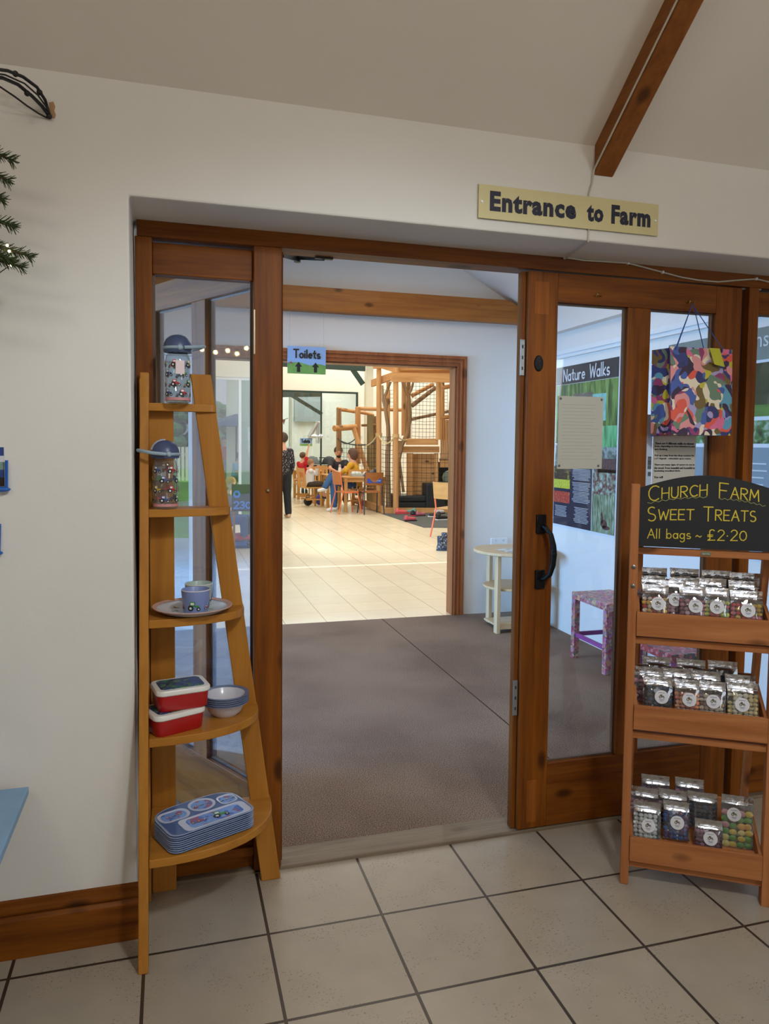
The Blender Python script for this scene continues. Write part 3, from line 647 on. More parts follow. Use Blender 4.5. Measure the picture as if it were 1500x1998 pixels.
# ---- lunch boxes
def rrect(w, d, r, n=6):
    P = []
    for cx, cy, a in ((w/2-r, d/2-r, 0), (-w/2+r, d/2-r, 90), (-w/2+r, -d/2+r, 180), (w/2-r, -d/2+r, 270)):
        for i in range(n+1): t = math.radians(a+90*i/n); P.append((cx+r*math.cos(t), cy+r*math.sin(t)))
    return P
def loft(mb, secs):
    """secs: list of (poly, z)"""
    n = len(secs[0][0]); base = len(mb.v); vs = [Vector((x, y, z)) for p, z in secs for x, y in p]
    fs = [tuple(reversed(range(n)))]
    for i in range(len(secs)-1):
        for j in range(n): fs.append((i*n+j, i*n+(j+1) % n, (i+1)*n+(j+1) % n, (i+1)*n+j))
    fs.append(tuple((len(secs)-1)*n+j for j in range(n))); mb.add(vs, fs); return mb
redp = mat('red_plastic', (176, 22, 28), rough=.3, coat=.2)
def camo(name, cols, scale, dist=1.2, rough=.45):
    m = bpy.data.materials.new(name); m.use_nodes = True; nt = m.node_tree; L = nt.links.new; b = nt.nodes['Principled BSDF']
    tc = nt.nodes.new('ShaderNodeTexCoord')
    n = nt.nodes.new('ShaderNodeTexNoise'); n.inputs['Scale'].default_value = scale*.7; n.inputs['Detail'].default_value = .5; L(tc.outputs['Object'], n.inputs['Vector'])
    sb = nt.nodes.new('ShaderNodeVectorMath'); sb.operation = 'SUBTRACT'; L(n.outputs['Color'], sb.inputs[0]); sb.inputs[1].default_value = (.5, .5, .5)
    mu = nt.nodes.new('ShaderNodeVectorMath'); mu.operation = 'SCALE'; L(sb.outputs[0], mu.inputs[0]); mu.inputs['Scale'].default_value = dist/scale*2.2
    ad = nt.nodes.new('ShaderNodeVectorMath'); L(tc.outputs['Object'], ad.inputs[0]); L(mu.outputs[0], ad.inputs[1])
    v = nt.nodes.new('ShaderNodeTexVoronoi'); v.feature = 'SMOOTH_F1' if False else 'F1'; v.inputs['Scale'].default_value = scale; v.inputs['Randomness'].default_value = 1; L(ad.outputs[0], v.inputs['Vector'])
    sp = nt.nodes.new('ShaderNodeSeparateColor'); L(v.outputs['Color'], sp.inputs[0])
    r = nt.nodes.new('ShaderNodeValToRGB'); r.color_ramp.interpolation = 'CONSTANT'; L(sp.outputs[0], r.inputs[0]); k = len(cols)
    while len(r.color_ramp.elements) < k: r.color_ramp.elements.new(.5)
    for i, c in enumerate(cols): r.color_ramp.elements[i].position = i/k; r.color_ramp.elements[i].color = rgb(*c)
    L(r.outputs[0], b.inputs['Base Color']); b.inputs['Roughness'].default_value = rough; return m
lidprint = camo('lunch_lid_print', [(26, 44, 92), (30, 60, 120), (50, 110, 70), (24, 36, 80), (90, 120, 90), (40, 70, 130)], 75)
def lunchbox(loc, rz, label):
    t = thing('lunch_box', label, 'lunch box', loc, rz, 'red lunch boxes on the fourth shelf')
    w_, d_, h_ = .150, .115, .050
    b = MB(); loft(b, [(rrect(w_-.014, d_-.014, .018), 0), (rrect(w_-.008, d_-.008, .02), .004), (rrect(w_, d_, .022), h_)])
    obj('box_body', b, redp, t, smooth=True, world=False)
    l = MB(); loft(l, [(rrect(w_+.002, d_+.002, .023), h_-.003), (rrect(w_+.008, d_+.008, .025), h_), (rrect(w_+.008, d_+.008, .025), h_+.009), (rrect(w_+.002, d_+.002, .022), h_+.013), (rrect(w_-.012, d_-.012, .018), h_+.0135)])
    lid = obj('lid', l, mat('cream_lid', (224, 220, 212), rough=.35), t, smooth=True, world=False)
    p = MB(); loft(p, [(rrect(w_-.022, d_-.022, .016), h_+.0125), (rrect(w_-.024, d_-.024, .015), h_+.0146)])
    obj('printed_panel', p, lidprint, lid, world=False); return t
lunchbox((-.262, -.195, tops[3]), math.radians(24), 'red lunch box with white lid, lower of the two on the fourth shelf')
lunchbox((-.243, -.183, tops[3]+.0645), math.radians(12), 'red lunch box with navy printed lid, upper of the two stacked')

# ---- bowls
def bowl(loc, k):
    t = thing('melamine_bowl', ('white bowl with grey blue rim, topmost of the nested stack of bowls' if k == 4 else 'white bowl with grey blue rim, %s of the nested stack' % ['bottom one', 'second from the bottom', 'middle one', 'second from the top'][k]), 'bowl', loc, 0, 'nested bowls on the fourth shelf')
    r = .0715
    obj('bowl_body', MB().lathe([(.0005, .004), (.034, .004), (.047, .014), (.056, .032), (.060, .0395), (r, .0435), (r, .0405), (.061, .036), (.05, .012), (.037, 0), (.0005, 0)], n=44), mat('bowl_white', (206, 206, 214), rough=.25, coat=.4), t, smooth=True, world=False)
    obj('rim_band', MB().lathe([(.0602, .0402), (r-.002, .0441), (r+.0006, .0434), (r+.0006, .0412)], n=44), mat('rim_slate', (96, 112, 146), rough=.3), t, smooth=True, world=False)
for k in range(5): bowl((-.108, -.118, tops[3]+.0062*k), k)

# ---- divided trays
def tray_outline(w, d, n=10):
    P = []  # straight front edge, bulging back
    for cx, cy, r, a in ((w/2-.03, -d/2+.03, .03, -90), ):
        for i in range(5): t = math.radians(a+90*i/4); P.append((cx+r*math.cos(t), cy+r*math.sin(t)))
    for i in range(1, 16):
        t = PI*i/16; c, s = math.cos(t), math.sin(t); P.append((w/2*math.copysign(abs(c)**.55, c), -.0+(d/2)*abs(s)**.62))
    for i in range(5): t = math.radians(180+90*i/4); P.append((-w/2+.03+.03*math.cos(t), -d/2+.03+.03*math.sin(t)))
    return P
tblue = mat('tray_navy', (70, 96, 148), rough=.3, coat=.4); twhite = mat('tray_white', (205, 210, 228), rough=.25, coat=.4)
tprint = camo('tray_print', [(120, 156, 216), (124, 160, 220), (118, 150, 210), (80, 110, 190), (126, 162, 222), (150, 90, 120)], 60, .6)
TW, TD = .268, .178; tray_pts = tray_outline(TW, TD)
def sc(P, k, dx=0, dy=0): return [(x*k+dx, y*k+dy) for x, y in P]
def comp_poly(x0, x1, y0, y1, r): return [(a+(x0+x1)/2, b+(y0+y1)/2) for a, b in rrect(x1-x0, y1-y0, r, 5)]
comps = [comp_poly(-.088, .124, -.082, -.008, .018), comp_poly(-.124, -.030, .0, .062, .026) , comp_poly(.066, .124, .0, .056, .018), [(.018+.042*math.cos(2*PI*i/24), .043+.038*math.sin(2*PI*i/24)) for i in range(24)]]
def tray_base():
    b = MB(); loft(b, [(sc(tray_pts, .93), 0), (sc(tray_pts, 1.0), .0045), (sc(tray_pts, 1.003), .006)]); return b
def make_tray(loc, rz, top, k=0):
    t = thing('divided_tray', 'blue divided tray with green tractor print, topmost of the tray stack' if top else ('blue rimmed divided tray, %s of the stack of nine' % ['bottom one', 'second from the bottom', 'third from the bottom', 'fourth from the bottom', 'middle one', 'fourth from the top', 'third from the top', 'just below the top tray'][k]), 'tray', loc, rz, 'divided trays stacked on the lowest shelf')
    obj('tray_body', tray_base(), twhite if False else tblue, t, smooth=True, world=False, auto=25)
    e = MB(); n = len(tray_pts); P1 = sc(tray_pts, 1.003); P0 = sc(tray_pts, .985)
    e.add([Vector((x, y, .0061)) for x, y in P1]+[Vector((x, y, .0072)) for x, y in P0]+[Vector((x*.97, y*.97, .0066)) for x, y in P0], [(i, (i+1) % n, n+(i+1) % n, n+i) for i in range(n)]+[(n+i, n+(i+1) % n, 2*n+(i+1) % n, 2*n+i) for i in range(n)])
    obj('rim', e, mat('tray_edge', (150, 166, 196), rough=.25, coat=.4), t, smooth=True, world=False)
    if top:
        # top tray: compartments with sloping white sides and printed floor, sunk between raised lands
        for q, P in enumerate(comps):
            cx = sum(p[0] for p in P)/len(P); cy = sum(p[1] for p in P)/len(P); n = len(P); w1 = MB()
            r0 = [Vector((x, y, .0078)) for x, y in P]; r1 = [Vector((cx+(x-cx)*.80, cy+(y-cy)*.76, .0064)) for x, y in P]
            w1.add(r0+r1, [(i, (i+1) % n, n+(i+1) % n, n+i) for i in range(n)])
            w1.add([Vector((x, y, .0060)) for x, y in P]+r0, [(i, (i+1) % n, n+(i+1) % n, n+i) for i in range(n)])
            c = obj('compartment', w1, twhite, t, smooth=True, world=False)
            f = MB(); f.add([Vector((cx+(x-cx)*.80, cy+(y-cy)*.76, .0065)) for x, y in P], [tuple(range(n))]); obj('printed_floor', f, tprint, c, world=False)
            if q == 0:
                m = MB(); tractor(m, lambda u, v, l: Vector((.035+u, -.058+v, .0067+l)), .034); obj('printed_tractor', m, [colm((40, 120, 50), 'green'), tyre, pwhite], c, world=False)
            for jx in range(3):
                m = MB(); ox = cx-.05*(q == 0)+(jx-1)*.018; tractor(m, lambda u, v, l, ox=ox: Vector((ox+u, cy-.006+v, .0067+l)), .009); obj('printed_tractor', m, [colm(*TR[(jx+q) % 4]), tyre, pwhite], c, world=False)
    return t
tb = (-.181, -.205, tops[4])
for k in range(9): make_tray((tb[0]+random.uniform(-.001, .001), tb[1]+random.uniform(-.001, .001), tb[2]+.0060*k), math.radians(24), k == 8, min(k, 7))

# ---- wooden display stand
FO = Vector((1.156, -.382, 0)); RZ = math.radians(-32.38); SW = .424
SM = Matrix.Translation(FO) @ Matrix.Rotation(RZ, 4, 'Z')
ds = thing('display_stand', 'cedar brown ladder display stand of sweet bags with arched blackboard top', 'display stand', FO, RZ)
for x in (0, SW):
    obj('leg', MB().bar((x, .022, 0), (x, .022, 1.318), .026, .044, (0, 1, 0)), rw('z'), ds, world=False, bevel=.002)
    obj('back_leg', MB().bar((x+(.020 if x == 0 else -.020), .365, 0), (x+(.020 if x == 0 else -.020), .07, 1.20), .02, .04, (0, 1, 0)), rw('z'), ds, world=False, bevel=.002)
for z, zz in ((.068, .02), (.50, .02), (.812, .02), (1.104, .02)):
    obj('rail', MB().box((.012, .012, z-.011), (SW-.012, .032, z+.011)), rw('x'), ds, world=False, bevel=.0015)
scr = mat('bolt_steel', (130, 128, 124), rough=.35, metal=.8)
for z in (1.052, .99):
    obj('bolt', MB().lathe([(.0001, -.003), (.005, -.003), (.0075, -.001), (.0075, 0)], (0, -.0, z), 14, Matrix(((1, 0, 0), (0, 0, 1), (0, 1, 0)))), scr, ds, world=False, smooth=True)
# blackboard
bb = MB(); poly = [(.010, 1.120), (SW-.010, 1.120), (SW-.010, 1.306)]+[(SW-.010-(SW-.02)*i/16, 1.306+.044*math.sin(PI*i/16)) for i in range(1, 16)]+[(.010, 1.306)]
bb.prism(poly, lambda a, b: (a, .004, b), lambda a, b: (a, .014, b))
board = obj('blackboard', bb, mat('chalkboard', (30, 30, 32), rough=.75, var=.12, vscale=20), ds, world=False)
chalk = mat('yellow_chalk', (206, 184, 62), rough=.9)
def chalkline(txt, px, py, px2, h, th, big=None, sy=0):
    """handwriting on the board plane from the left end to the right end"""
    inv = SM.inverted()
    def loc(px, py):
        d = ray(px, py); n = (SM.to_3x3() @ Vector((0, 1, 0))); P0 = SM @ Vector((0, .004, 0)); t = (P0-CAM).dot(n)/d.dot(n); return inv @ (CAM+d*t)
    A = loc(px, py); B = loc(px2, sy or py); ex = (B-A); wd = ex.length; ex.normalize()
    mb = MB(); ez = Vector((0, 0, 1)); nrm = Vector((0, -1, 0))
    if big:
        tot = 0; segs = []
        for i, c in enumerate(txt):
            hh = h*(1.38 if i in big else 1); wc = (ST[c][0]+.2)*hh if c in ST else .5*h; segs.append((c, tot, hh)); tot += wc
        k = wd/tot
        for c, x0, hh in segs: strokes(mb, c, A+ex*(x0*k)-ez*(0 if hh == h else h*.12), ex, ez, hh, th, nrm=nrm, wid=(ST[c][0]+.18)*hh*k if c in ST else None)
    else: strokes(mb, txt, A, ex, ez, h, th, nrm=nrm, wid=wd)
    o = obj('chalk_writing', mb, chalk, board, world=False); return A, B
chalkline('CHURCH', 1265, 975, 1384, .034, .0034, big=(0,), sy=966)
chalkline('FARM', 1403, 969, 1484, .034, .0034, big=(0,), sy=979)
chalkline('SWEET', 1263, 1014, 1357, .032, .0034, big=(0,), sy=1014)
chalkline('TREATS', 1372, 1014, 1478, .032, .0034, big=(0,), sy=1018)
chalkline('All bags', 1263, 1050, 1350, .030, .0028, sy=1051)
chalkline('~', 1357, 1051, 1371, .03, .0026)
chalkline('£2.20', 1380, 1054, 1461, .033, .0030, sy=1055)
def wavy(px0, py0, px1, py1, n=16):
    inv = SM.inverted(); n_ = (SM.to_3x3() @ Vector((0, 1, 0))); P0 = SM @ Vector((0, .004, 0)); mb = MB(); pts = []
    for i in range(n+1):
        f = i/n; d = ray(px0+(px1-px0)*f, py0+(py1-py0)*f+(1.4 if i % 2 else -1.4)-3*math.sin(PI*f)); t = (P0-CAM).dot(n_)/d.dot(n_); pts.append(inv @ (CAM+d*t)+Vector((0, -.001, 0)))
    mb.tube(pts, .0011, 5); obj('chalk_underline', mb, mat('grey_chalk', (150, 150, 96), rough=.9), board, world=False)
wavy(1263, 982, 1379, 970); wavy(1402, 973, 1493, 988)
tg = MB().box((.200, .0095, 1.098), (.230, .0125, 1.110))
tgo = obj('maker_plate', tg, mat('plate_grey', (112, 112, 92), rough=.5), ds, world=False, bevel=.001)
strk = MB(); place_text(tm := text_mb('GIANTEL', .1, bold=.002), (.204, .009, 1.1015), (1, 0, 0), (0, 0, 1), .022, .005); strk.add(tm.v, tm.f)
obj('plate_lettering', strk, mat('plate_silver', (190, 190, 176), rough=.5), tgo, world=False)
# three tilted crates
for z0, z1 in ((.083, .163), (.523, .602), (.830, .907)):
    cr = MB(); D = .215; rise = .075
    cr.box((.014, -.004, z0), (SW-.014, .010, z1))
    crate = obj('tray_front', cr, rw('x'), ds, world=False, bevel=.0015)
    o = MB(); o.add([(.014, .010, z0+.036), (SW-.014, .010, z0+.036), (SW-.014, D, z0+rise), (.014, D, z0+rise), (.014, .010, z0+.046), (SW-.014, .010, z0+.046), (SW-.014, D, z0+rise+.01), (.014, D, z0+rise+.01)], [(0,3,2,1),(4,5,6,7),(0,1,5,4),(1,2,6,5),(2,3,7,6),(3,0,4,7)])
    obj('tray_base', o, rw('x'), ds, world=False)
    obj('tray_back', MB().box((.014, D, z0+rise), (SW-.014, D+.010, z1+rise)), rw('x'), ds, world=False, bevel=.001)
    for x in (.014, SW-.024):
        o = MB(); o.add([(x, .010, z0), (x+.010, .010, z0), (x+.010, D, z0+rise), (x, D, z0+rise), (x, .010, z1), (x+.010, .010, z1), (x+.010, D, z1+rise), (x, D, z1+rise)], [(0,3,2,1),(4,5,6,7),(0,1,5,4),(1,2,6,5),(2,3,7,6),(3,0,4,7)])
        obj('tray_side', o, rw('y'), ds, world=False)

# ---- sweet bags
foil = mat('silver_foil', (196, 198, 204), rough=.18, metal=1, bump=.6, bscale=22)
film = glass('clear_film', tint=(232, 236, 240), refl=.10, power=2.0, haze=.05)
lblm = mat('bag_label_white', (214, 214, 218), rough=.5); lblk = mat('bag_label_print', (96, 88, 72), rough=.6); lbblue = mat('bag_label_line', (120, 126, 150), rough=.6)
SWEETS = {'mixed': [(224, 170, 70), (196, 60, 60), (230, 210, 190), (220, 130, 60)], 'rose': [(196, 130, 140), (150, 90, 100), (214, 170, 176)], 'lime': [(214, 208, 150), (190, 196, 90), (224, 214, 190), (200, 90, 80)],
          'red': [(200, 50, 56), (228, 186, 70), (210, 120, 130)], 'dark': [(34, 28, 30), (60, 40, 44), (30, 60, 90)], 'peach': [(214, 130, 90), (226, 160, 120), (200, 110, 90)], 'speckle': [(180, 150, 120), (120, 70, 60), (214, 196, 170), (150, 120, 130)],
          'cream': [(226, 206, 150), (214, 190, 130), (232, 220, 190)], 'mint': [(226, 228, 220), (210, 216, 206)], 'blue': [(60, 96, 150), (90, 60, 110), (40, 70, 130), (120, 80, 110)], 'plum': [(140, 80, 96), (110, 56, 76), (160, 110, 130)],
          'pastel': [(232, 200, 90), (222, 160, 160), (240, 180, 100), (120, 170, 90), (236, 220, 140)]}
SWM = {}
def sweetbag(u, n, z, tilt, kind, label, W=.082, Hh=.118, lab=(0, .045), rz=0, head=.022, big=False, showlab=True, group='sweet bags on the display stand'):
    rng = random.Random(int(u*1000+z*7777)); M = SM @ Matrix.Translation((u, n, z)) @ Matrix.Rotation(rz, 4, 'Z') @ Matrix.Rotation(-tilt, 4, 'X')
    loc = M.translation.copy()
    t = bpy.data.objects.new('sweet_bag', None); COL.objects.link(t); t.matrix_world = M; t.empty_display_size = .03
    tag(t, label, 'sweet bag', group)
    def thk(v):  # half thickness along the height
        f = v/(Hh-head)
        return .0015 if f >= 1 else .0015+.0125*math.sin(PI*min(1, max(0, f*.92+.04)))**.6
    NX, NZ = 8, 12
    def sheet(side):
        mb = MB(); vs = []
        for i in range(NZ+1):
            v = Hh*i/NZ
            for j in range(NX+1):
                x = -W/2+W*j/NX; e = (1-abs(2*x/W)**3); vs.append((x+.001*math.sin(v*90+j), side*thk(v)*e+.0012*math.sin(j*2.1+v*160), v))
        mb.add(vs, [(i*(NX+1)+j, i*(NX+1)+j+1, (i+1)*(NX+1)+j+1, (i+1)*(NX+1)+j) for i in range(NZ) for j in range(NX)]); return mb
    obj('foil_back', sheet(1), foil, t, smooth=True, world=False, auto=80)
    fm = MB(); src = sheet(-1); nz = int(NZ*(Hh-head)/Hh); fm.v = src.v; fm.f = [f for i, f in enumerate(src.f) if i//NX < nz]; fm.m = [0]*len(fm.f)
    obj('clear_front', fm, film, t, smooth=True, world=False, auto=80)
    hm = MB(); hm.v = src.v; hm.f = [f for i, f in enumerate(src.f) if i//NX >= nz]; hm.m = [0]*len(hm.f)
    hd = obj('foil_header', hm, foil, t, smooth=True, world=False, auto=80)
    obj('zip_seal', MB().bar((-W/2+.002, -.003, Hh-head+.001), (W/2-.002, -.003, Hh-head+.001), .0025, .0025), mat('zip_clear', (170, 172, 178), rough=.3), hd, world=False)
    cols = SWEETS[kind]; sb = MB(); r = .0085 if not big else .013; k = 0
    rows = int((Hh-head-.006)/(r*1.5))
    for iz in range(rows):
        for ix in range(int(W/(r*1.75))):
            x = -W/2+r+ix*r*1.75+rng.uniform(-.002, .002); zz = r*.9+iz*r*1.5
            if abs(x) > W/2-r*.8 or zz > (Hh-head)*.86: continue
            e = thk(zz)*(1-abs(2*x/W)**3); y = -max(0, e-r*.62)
            sb.mi = rng.randrange(len(cols)); sb.ball((x, y+.001, zz), r*rng.uniform(.85, 1.05), 6, (1, .62, rng.uniform(.7, 1)) if not big else (1, .35, .8))
    for c in cols:
        if c not in SWM: SWM[c] = mat('sweet_%d_%d_%d' % c, c, rough=.4)
    s_ = obj('sweets', sb, [SWM[c] for c in cols], t, smooth=True, world=False); s_['kind'] = 'stuff'
    if showlab:
        lx, lz = lab; y = -.0165; mb = MB(); nn = 26; R = .0215
        mb.add([(lx, y-.0006, lz)]+[(lx+R*math.cos(2*PI*i/nn), y, lz+R*math.sin(2*PI*i/nn)) for i in range(nn)], [(0, 1+(i+1) % nn, 1+i) for i in range(nn)])
        lo = obj('round_label', mb, lblm, t, world=False)
        m = MB()
        def disc(cu, cv, r, lift, slot):
            q = 10; m.mi = slot; m.add([(lx+cu+r*math.cos(2*PI*i/q), y-.0008-lift, lz+cv+r*math.sin(2*PI*i/q)) for i in range(q)], [tuple(range(q))])
        m.mi = 0; m.add([(lx+a*.008, y-.0008, lz+b*.008) for a, b in ((-.6, 0), (.9, 0), (.9, .5), (.2, .5), (.2, 1), (-.6, 1))], [tuple(range(6))])
        disc(-.0045, .0, .0045, .0002, 0); disc(.0058, -.0008, .0032, .0002, 0); disc(-.0045, 0, .002, .0004, 1); disc(.0058, -.0008, .0014, .0004, 1)
        for zz, wd_ in ((.0125, .020), (-.009, .016), (-.0125, .011)): m.mi = 2; m.add([(lx-wd_/2, y-.0009, lz+zz), (lx+wd_/2, y-.0009, lz+zz), (lx+wd_/2, y-.0009, lz+zz+.0016), (lx-wd_/2, y-.0009, lz+zz+.0016)], [(0, 1, 2, 3)])
        obj('label_print', m, [lblk, lblm, lbblue], lo, world=False)
    return t
TI = math.radians(14)
rowsN = {'top': .845, 'mid': .538, 'low': .098}
def row(z0, items):
    for (u, dz, n, kind, lab, big, W, Hh, sl) in items: sweetbag(u, n, z0+dz+(n-.02)*.35, TI, kind, lab, W=W, Hh=Hh, lab=(sl, .056), big=big)
S = 'on the %s tier of the sweet stand'
row(.869, [(.072, 0, .034, 'mixed', 'bag of yellow and red sweets, leftmost '+S % 'top', False, .082, .118, .008),
     (.128, .004, .058, 'rose', 'half hidden bag of purplish sweets '+S % 'top', False, .078, .118, .006),
     (.185, 0, .034, 'rose', 'bag of pale pink round sweets '+S % 'top', False, .080, .118, .008),
     (.258, 0, .036, 'lime', 'bag of cream and lime sweets '+S % 'top', False, .076, .118, -.002),
     (.344, -.002, .032, 'red', 'bag of red and yellow sweets, rightmost '+S % 'top', False, .094, .118, .002)])
row(.564, [(.088, 0, .034, 'dark', 'bag of dark liquorice sweets, leftmost '+S % 'middle', False, .090, .120, .012),
     (.178, 0, .034, 'peach', 'bag of peach coloured sweets '+S % 'middle', False, .076, .118, .006),
     (.254, 0, .036, 'speckle', 'bag of speckled brown sweets '+S % 'middle', False, .082, .118, .002),
     (.344, 0, .034, 'cream', 'bag of pale cream sweets, rightmost '+S % 'middle', False, .092, .124, -.004)])
row(.128, [(.068, 0, .036, 'mint', 'bag of white mints, leftmost '+S % 'bottom', False, .086, .128, .004),
     (.160, .012, .050, 'blue', 'bag of blue and purple sweets '+S % 'bottom', False, .080, .120, .002),
     (.258, -.012, .034, 'plum', 'bag of plum coloured sweets '+S % 'bottom', False, .084, .110, .004)])
sweetbag(.348, .07, .140, TI*.8, 'pastel', 'tall bag of pastel flat discs, rightmost '+S % 'bottom', W=.096, Hh=.165, lab=(-.012, .108), big=True)
# bags standing behind, only their foil tops in view
for nm, z0, spots in (('top', .874, ((.06, .10), (.165, .10), (.25, .105), (.345, .10), (.07, .155), (.17, .16), (.27, .158), (.355, .152))), ('middle', .568, ((.062, .095), (.15, .10), (.24, .10), (.345, .095), (.09, .155), (.20, .155), (.30, .16))), ('bottom', .147, ((.060, .10), (.150, .105), (.245, .11), (.10, .16), (.21, .165)))):
    for i, (u, n) in enumerate(spots):
        sweetbag(u, n, z0+(n-.02)*.36-(.012 if nm != 'bottom' else .01), math.radians(10), ['rose', 'speckle', 'dark', 'plum'][i % 4], 'foil topped sweet bag, %s in the %s row of the %s tier' % ((['leftmost', 'second from left', 'third from left', 'rightmost'] if (nm, i > 3) != ('bottom', True) else ['', '', '', ''])[i % 4] if nm == 'top' or i < 4 and nm == 'middle' else (['leftmost', 'middle one', 'rightmost'][i-4] if nm == 'middle' else (['leftmost', 'middle one', 'rightmost', 'left one', 'right one'][i])), 'second' if (i < 4 and nm != 'bottom') or (nm == 'bottom' and i < 3) else 'rearmost', nm), W=.092, Hh=.118, showlab=False, rz=random.uniform(-.06, .06), group='rear sweet bags of the %s tier' % nm)

# ---- gift bag on the coat hook
gb = thing('gift_bag', 'colourful camouflage patterned paper gift bag hanging from the door hook', 'gift bag', (1.6, -.07, 1.47))
gcam = camo('gift_bag_pattern', [(52, 54, 110), (226, 92, 72), (96, 160, 190), (236, 222, 196), (74, 96, 168), (150, 60, 110), (110, 134, 112), (196, 186, 50), (226, 150, 150), (170, 160, 204), (56, 62, 122), (118, 96, 50), (60, 40, 66), (224, 110, 150)], 25, 1.7)
gx0, gx1, gy0, gy1, gz0, gz1 = 1.475, 1.738, -.120, -.022, 1.483, 1.800
pn = MB(); pn.add([(gx0, gy0, gz0), (gx1, gy0, gz0), (gx1-.004, gy0+.006, gz1), (gx0-.010, gy0+.006, gz1)], [(0, 1, 2, 3)])
ym = (gy0+gy1)/2
pn.add([(gx0, gy0, gz0), (gx0-.010, gy0+.006, gz1), (gx0+.012, ym, gz1), (gx0+.004, ym, gz0)], [(0, 1, 2, 3)])
pn.add([(gx0+.004, ym, gz0), (gx0+.012, ym, gz1), (gx0-.022, gy1, gz1-.004), (gx0-.016, gy1, gz0-.006)], [(0, 1, 2, 3)])
pn.add([(gx1, gy0, gz0), (gx1-.004, gy0+.006, gz1), (gx1-.022, ym, gz1), (gx1-.008, ym, gz0)], [(0, 3, 2, 1)])
pn.add([(gx1-.008, ym, gz0), (gx1-.022, ym, gz1), (gx1-.004, gy1, gz1), (gx1, gy1, gz0)], [(0, 3, 2, 1)])
pn.add([(gx0-.016, gy1, gz0-.006), (gx1, gy1, gz0), (gx1-.004, gy1, gz1), (gx0-.022, gy1, gz1-.004)], [(0, 3, 2, 1)])
pn.add([(gx0, gy0, gz0), (gx1, gy0, gz0), (gx1, gy1, gz0), (gx0-.016, gy1, gz0-.006)], [(0, 3, 2, 1)])
go = obj('paper_bag', pn, gcam, gb); so_ = go.modifiers.new('thick', 'SOLIDIFY'); so_.thickness = .0008
cordm = mat('blue_cord', (44, 84, 160), rough=.7); hk = Vector((1.628, -.018, 1.978))
for yy, xa, xb in ((gy0+.005, gx0+.012, gx1-.105), (gy1-.006, gx0+.075, gx1-.115)):
    obj('cord_handle', MB().tube([(xa, yy, gz1-.012), (xa+.001, yy-.002, gz1), hk+Vector((-.006, 0, -.012)), hk, hk+Vector((.006, 0, -.012)), (xb+.055, yy-.002, gz1), (xb+.055, yy, gz1-.012)], .0017, 6), cordm, gb, smooth=True)
obj('gift_tag', MB().add([(1.622, gy0-.006, 1.800), (1.668, gy0-.004, 1.800), (1.684, gy0-.016, 1.732), (1.640, gy0-.014, 1.740), (1.622, gy0-.0066, 1.800), (1.668, gy0-.0046, 1.800), (1.684, gy0-.0166, 1.732), (1.640, gy0-.0146, 1.740)], [(0, 1, 2, 3), (7, 6, 5, 4), (0, 4, 5, 1), (1, 5, 6, 2), (2, 6, 7, 3), (3, 7, 4, 0)]), mat('tag_yellow_green', (190, 188, 50), rough=.6), gb)

# ---- things cut by the left edge of the view
# fir tree with fairy lights
tx, ty = -1.0, -.62
ft = thing('fir_tree', 'artificial green fir tree standing on the blue table at the left edge', 'christmas tree', (tx, ty, .5))
obj('trunk', MB().tube([(tx, ty, .5), (tx, ty, 2.5)], [.028, .008], 8), mat('tree_bark', (72, 52, 34), rough=.9), ft)
obj('stand', MB().lathe([(.001, .1), (.03, .1), (.05, .03), (.2, .012), (.2, 0), (.001, 0)], (tx, ty, .501), 20), black, ft, smooth=True)
ndl = mat('fir_needles', (62, 78, 40), rough=.8, var=.3, vscale=60)
tips = [atY(58, 500, -.42), atY(40, 520, -.46), atY(22, 312, -.40), atY(14, 350, -.42), atY(24, 442, -.42), atY(4, 388, -.44), atY(20, 505, -.50), atY(-20, 420, -.5), atY(-30, 560, -.5)]
rng = random.Random(3)
for k in range(26):
    zz = .75+1.6*k/26; a = k*2.4; rad = .42*(1-(zz-.3)/2.6); 
    tips.append(Vector((tx+math.cos(a)*rad*(.75 if math.cos(a) > 0 else 1), ty+math.sin(a)*rad, zz)))
for tp in tips:
    st_ = Vector((tx, ty, tp.z+.10)); br = MB(); br.mi = 1; br.tube([st_, st_.lerp(tp, .6)+Vector((0, 0, -.02)), tp], [.006, .004, .002], 5); br.mi = 0
    for i in range(330):
        f = .25+.78*i/330; P = st_.lerp(tp, min(f, 1)); d = (tp-st_).normalized(); a = rng.uniform(0, 2*PI); o1 = d.orthogonal().normalized(); o2 = d.cross(o1)
        q = P+(o1*math.cos(a)+o2*math.sin(a))*rng.uniform(.010, .022)+d*.014; br.tube([P, q], [.0016, .0007], 3, cap=False)
    obj('branch', br, [ndl, mat('tree_bark', (72, 52, 34), rough=.9)], ft)
fl = thing('fairy_lights', 'string of tiny warm fairy lights wound through the fir branches', 'fairy lights', atY(0, 500, -.48))
bulb = mat('warm_bulb', (255, 236, 190), emit=(255, 226, 170), estr=14)
fp = [atY(*p) for p in ((-60, 440, -.5), (-20, 470, -.49), (2, 486, -.47), (14, 479, -.46), (18, 490, -.455), (5, 505, -.46), (20, 518, -.45), (2, 530, -.47), (-30, 560, -.49))]
obj('wire', MB().tube(fp, .0012, 5), mat('dark_wire', (24, 40, 26), rough=.6), fl)
for p in (fp[3], fp[4], fp[6]): obj('bulb', MB().ball(p, .0032, 8), bulb, fl, smooth=True)
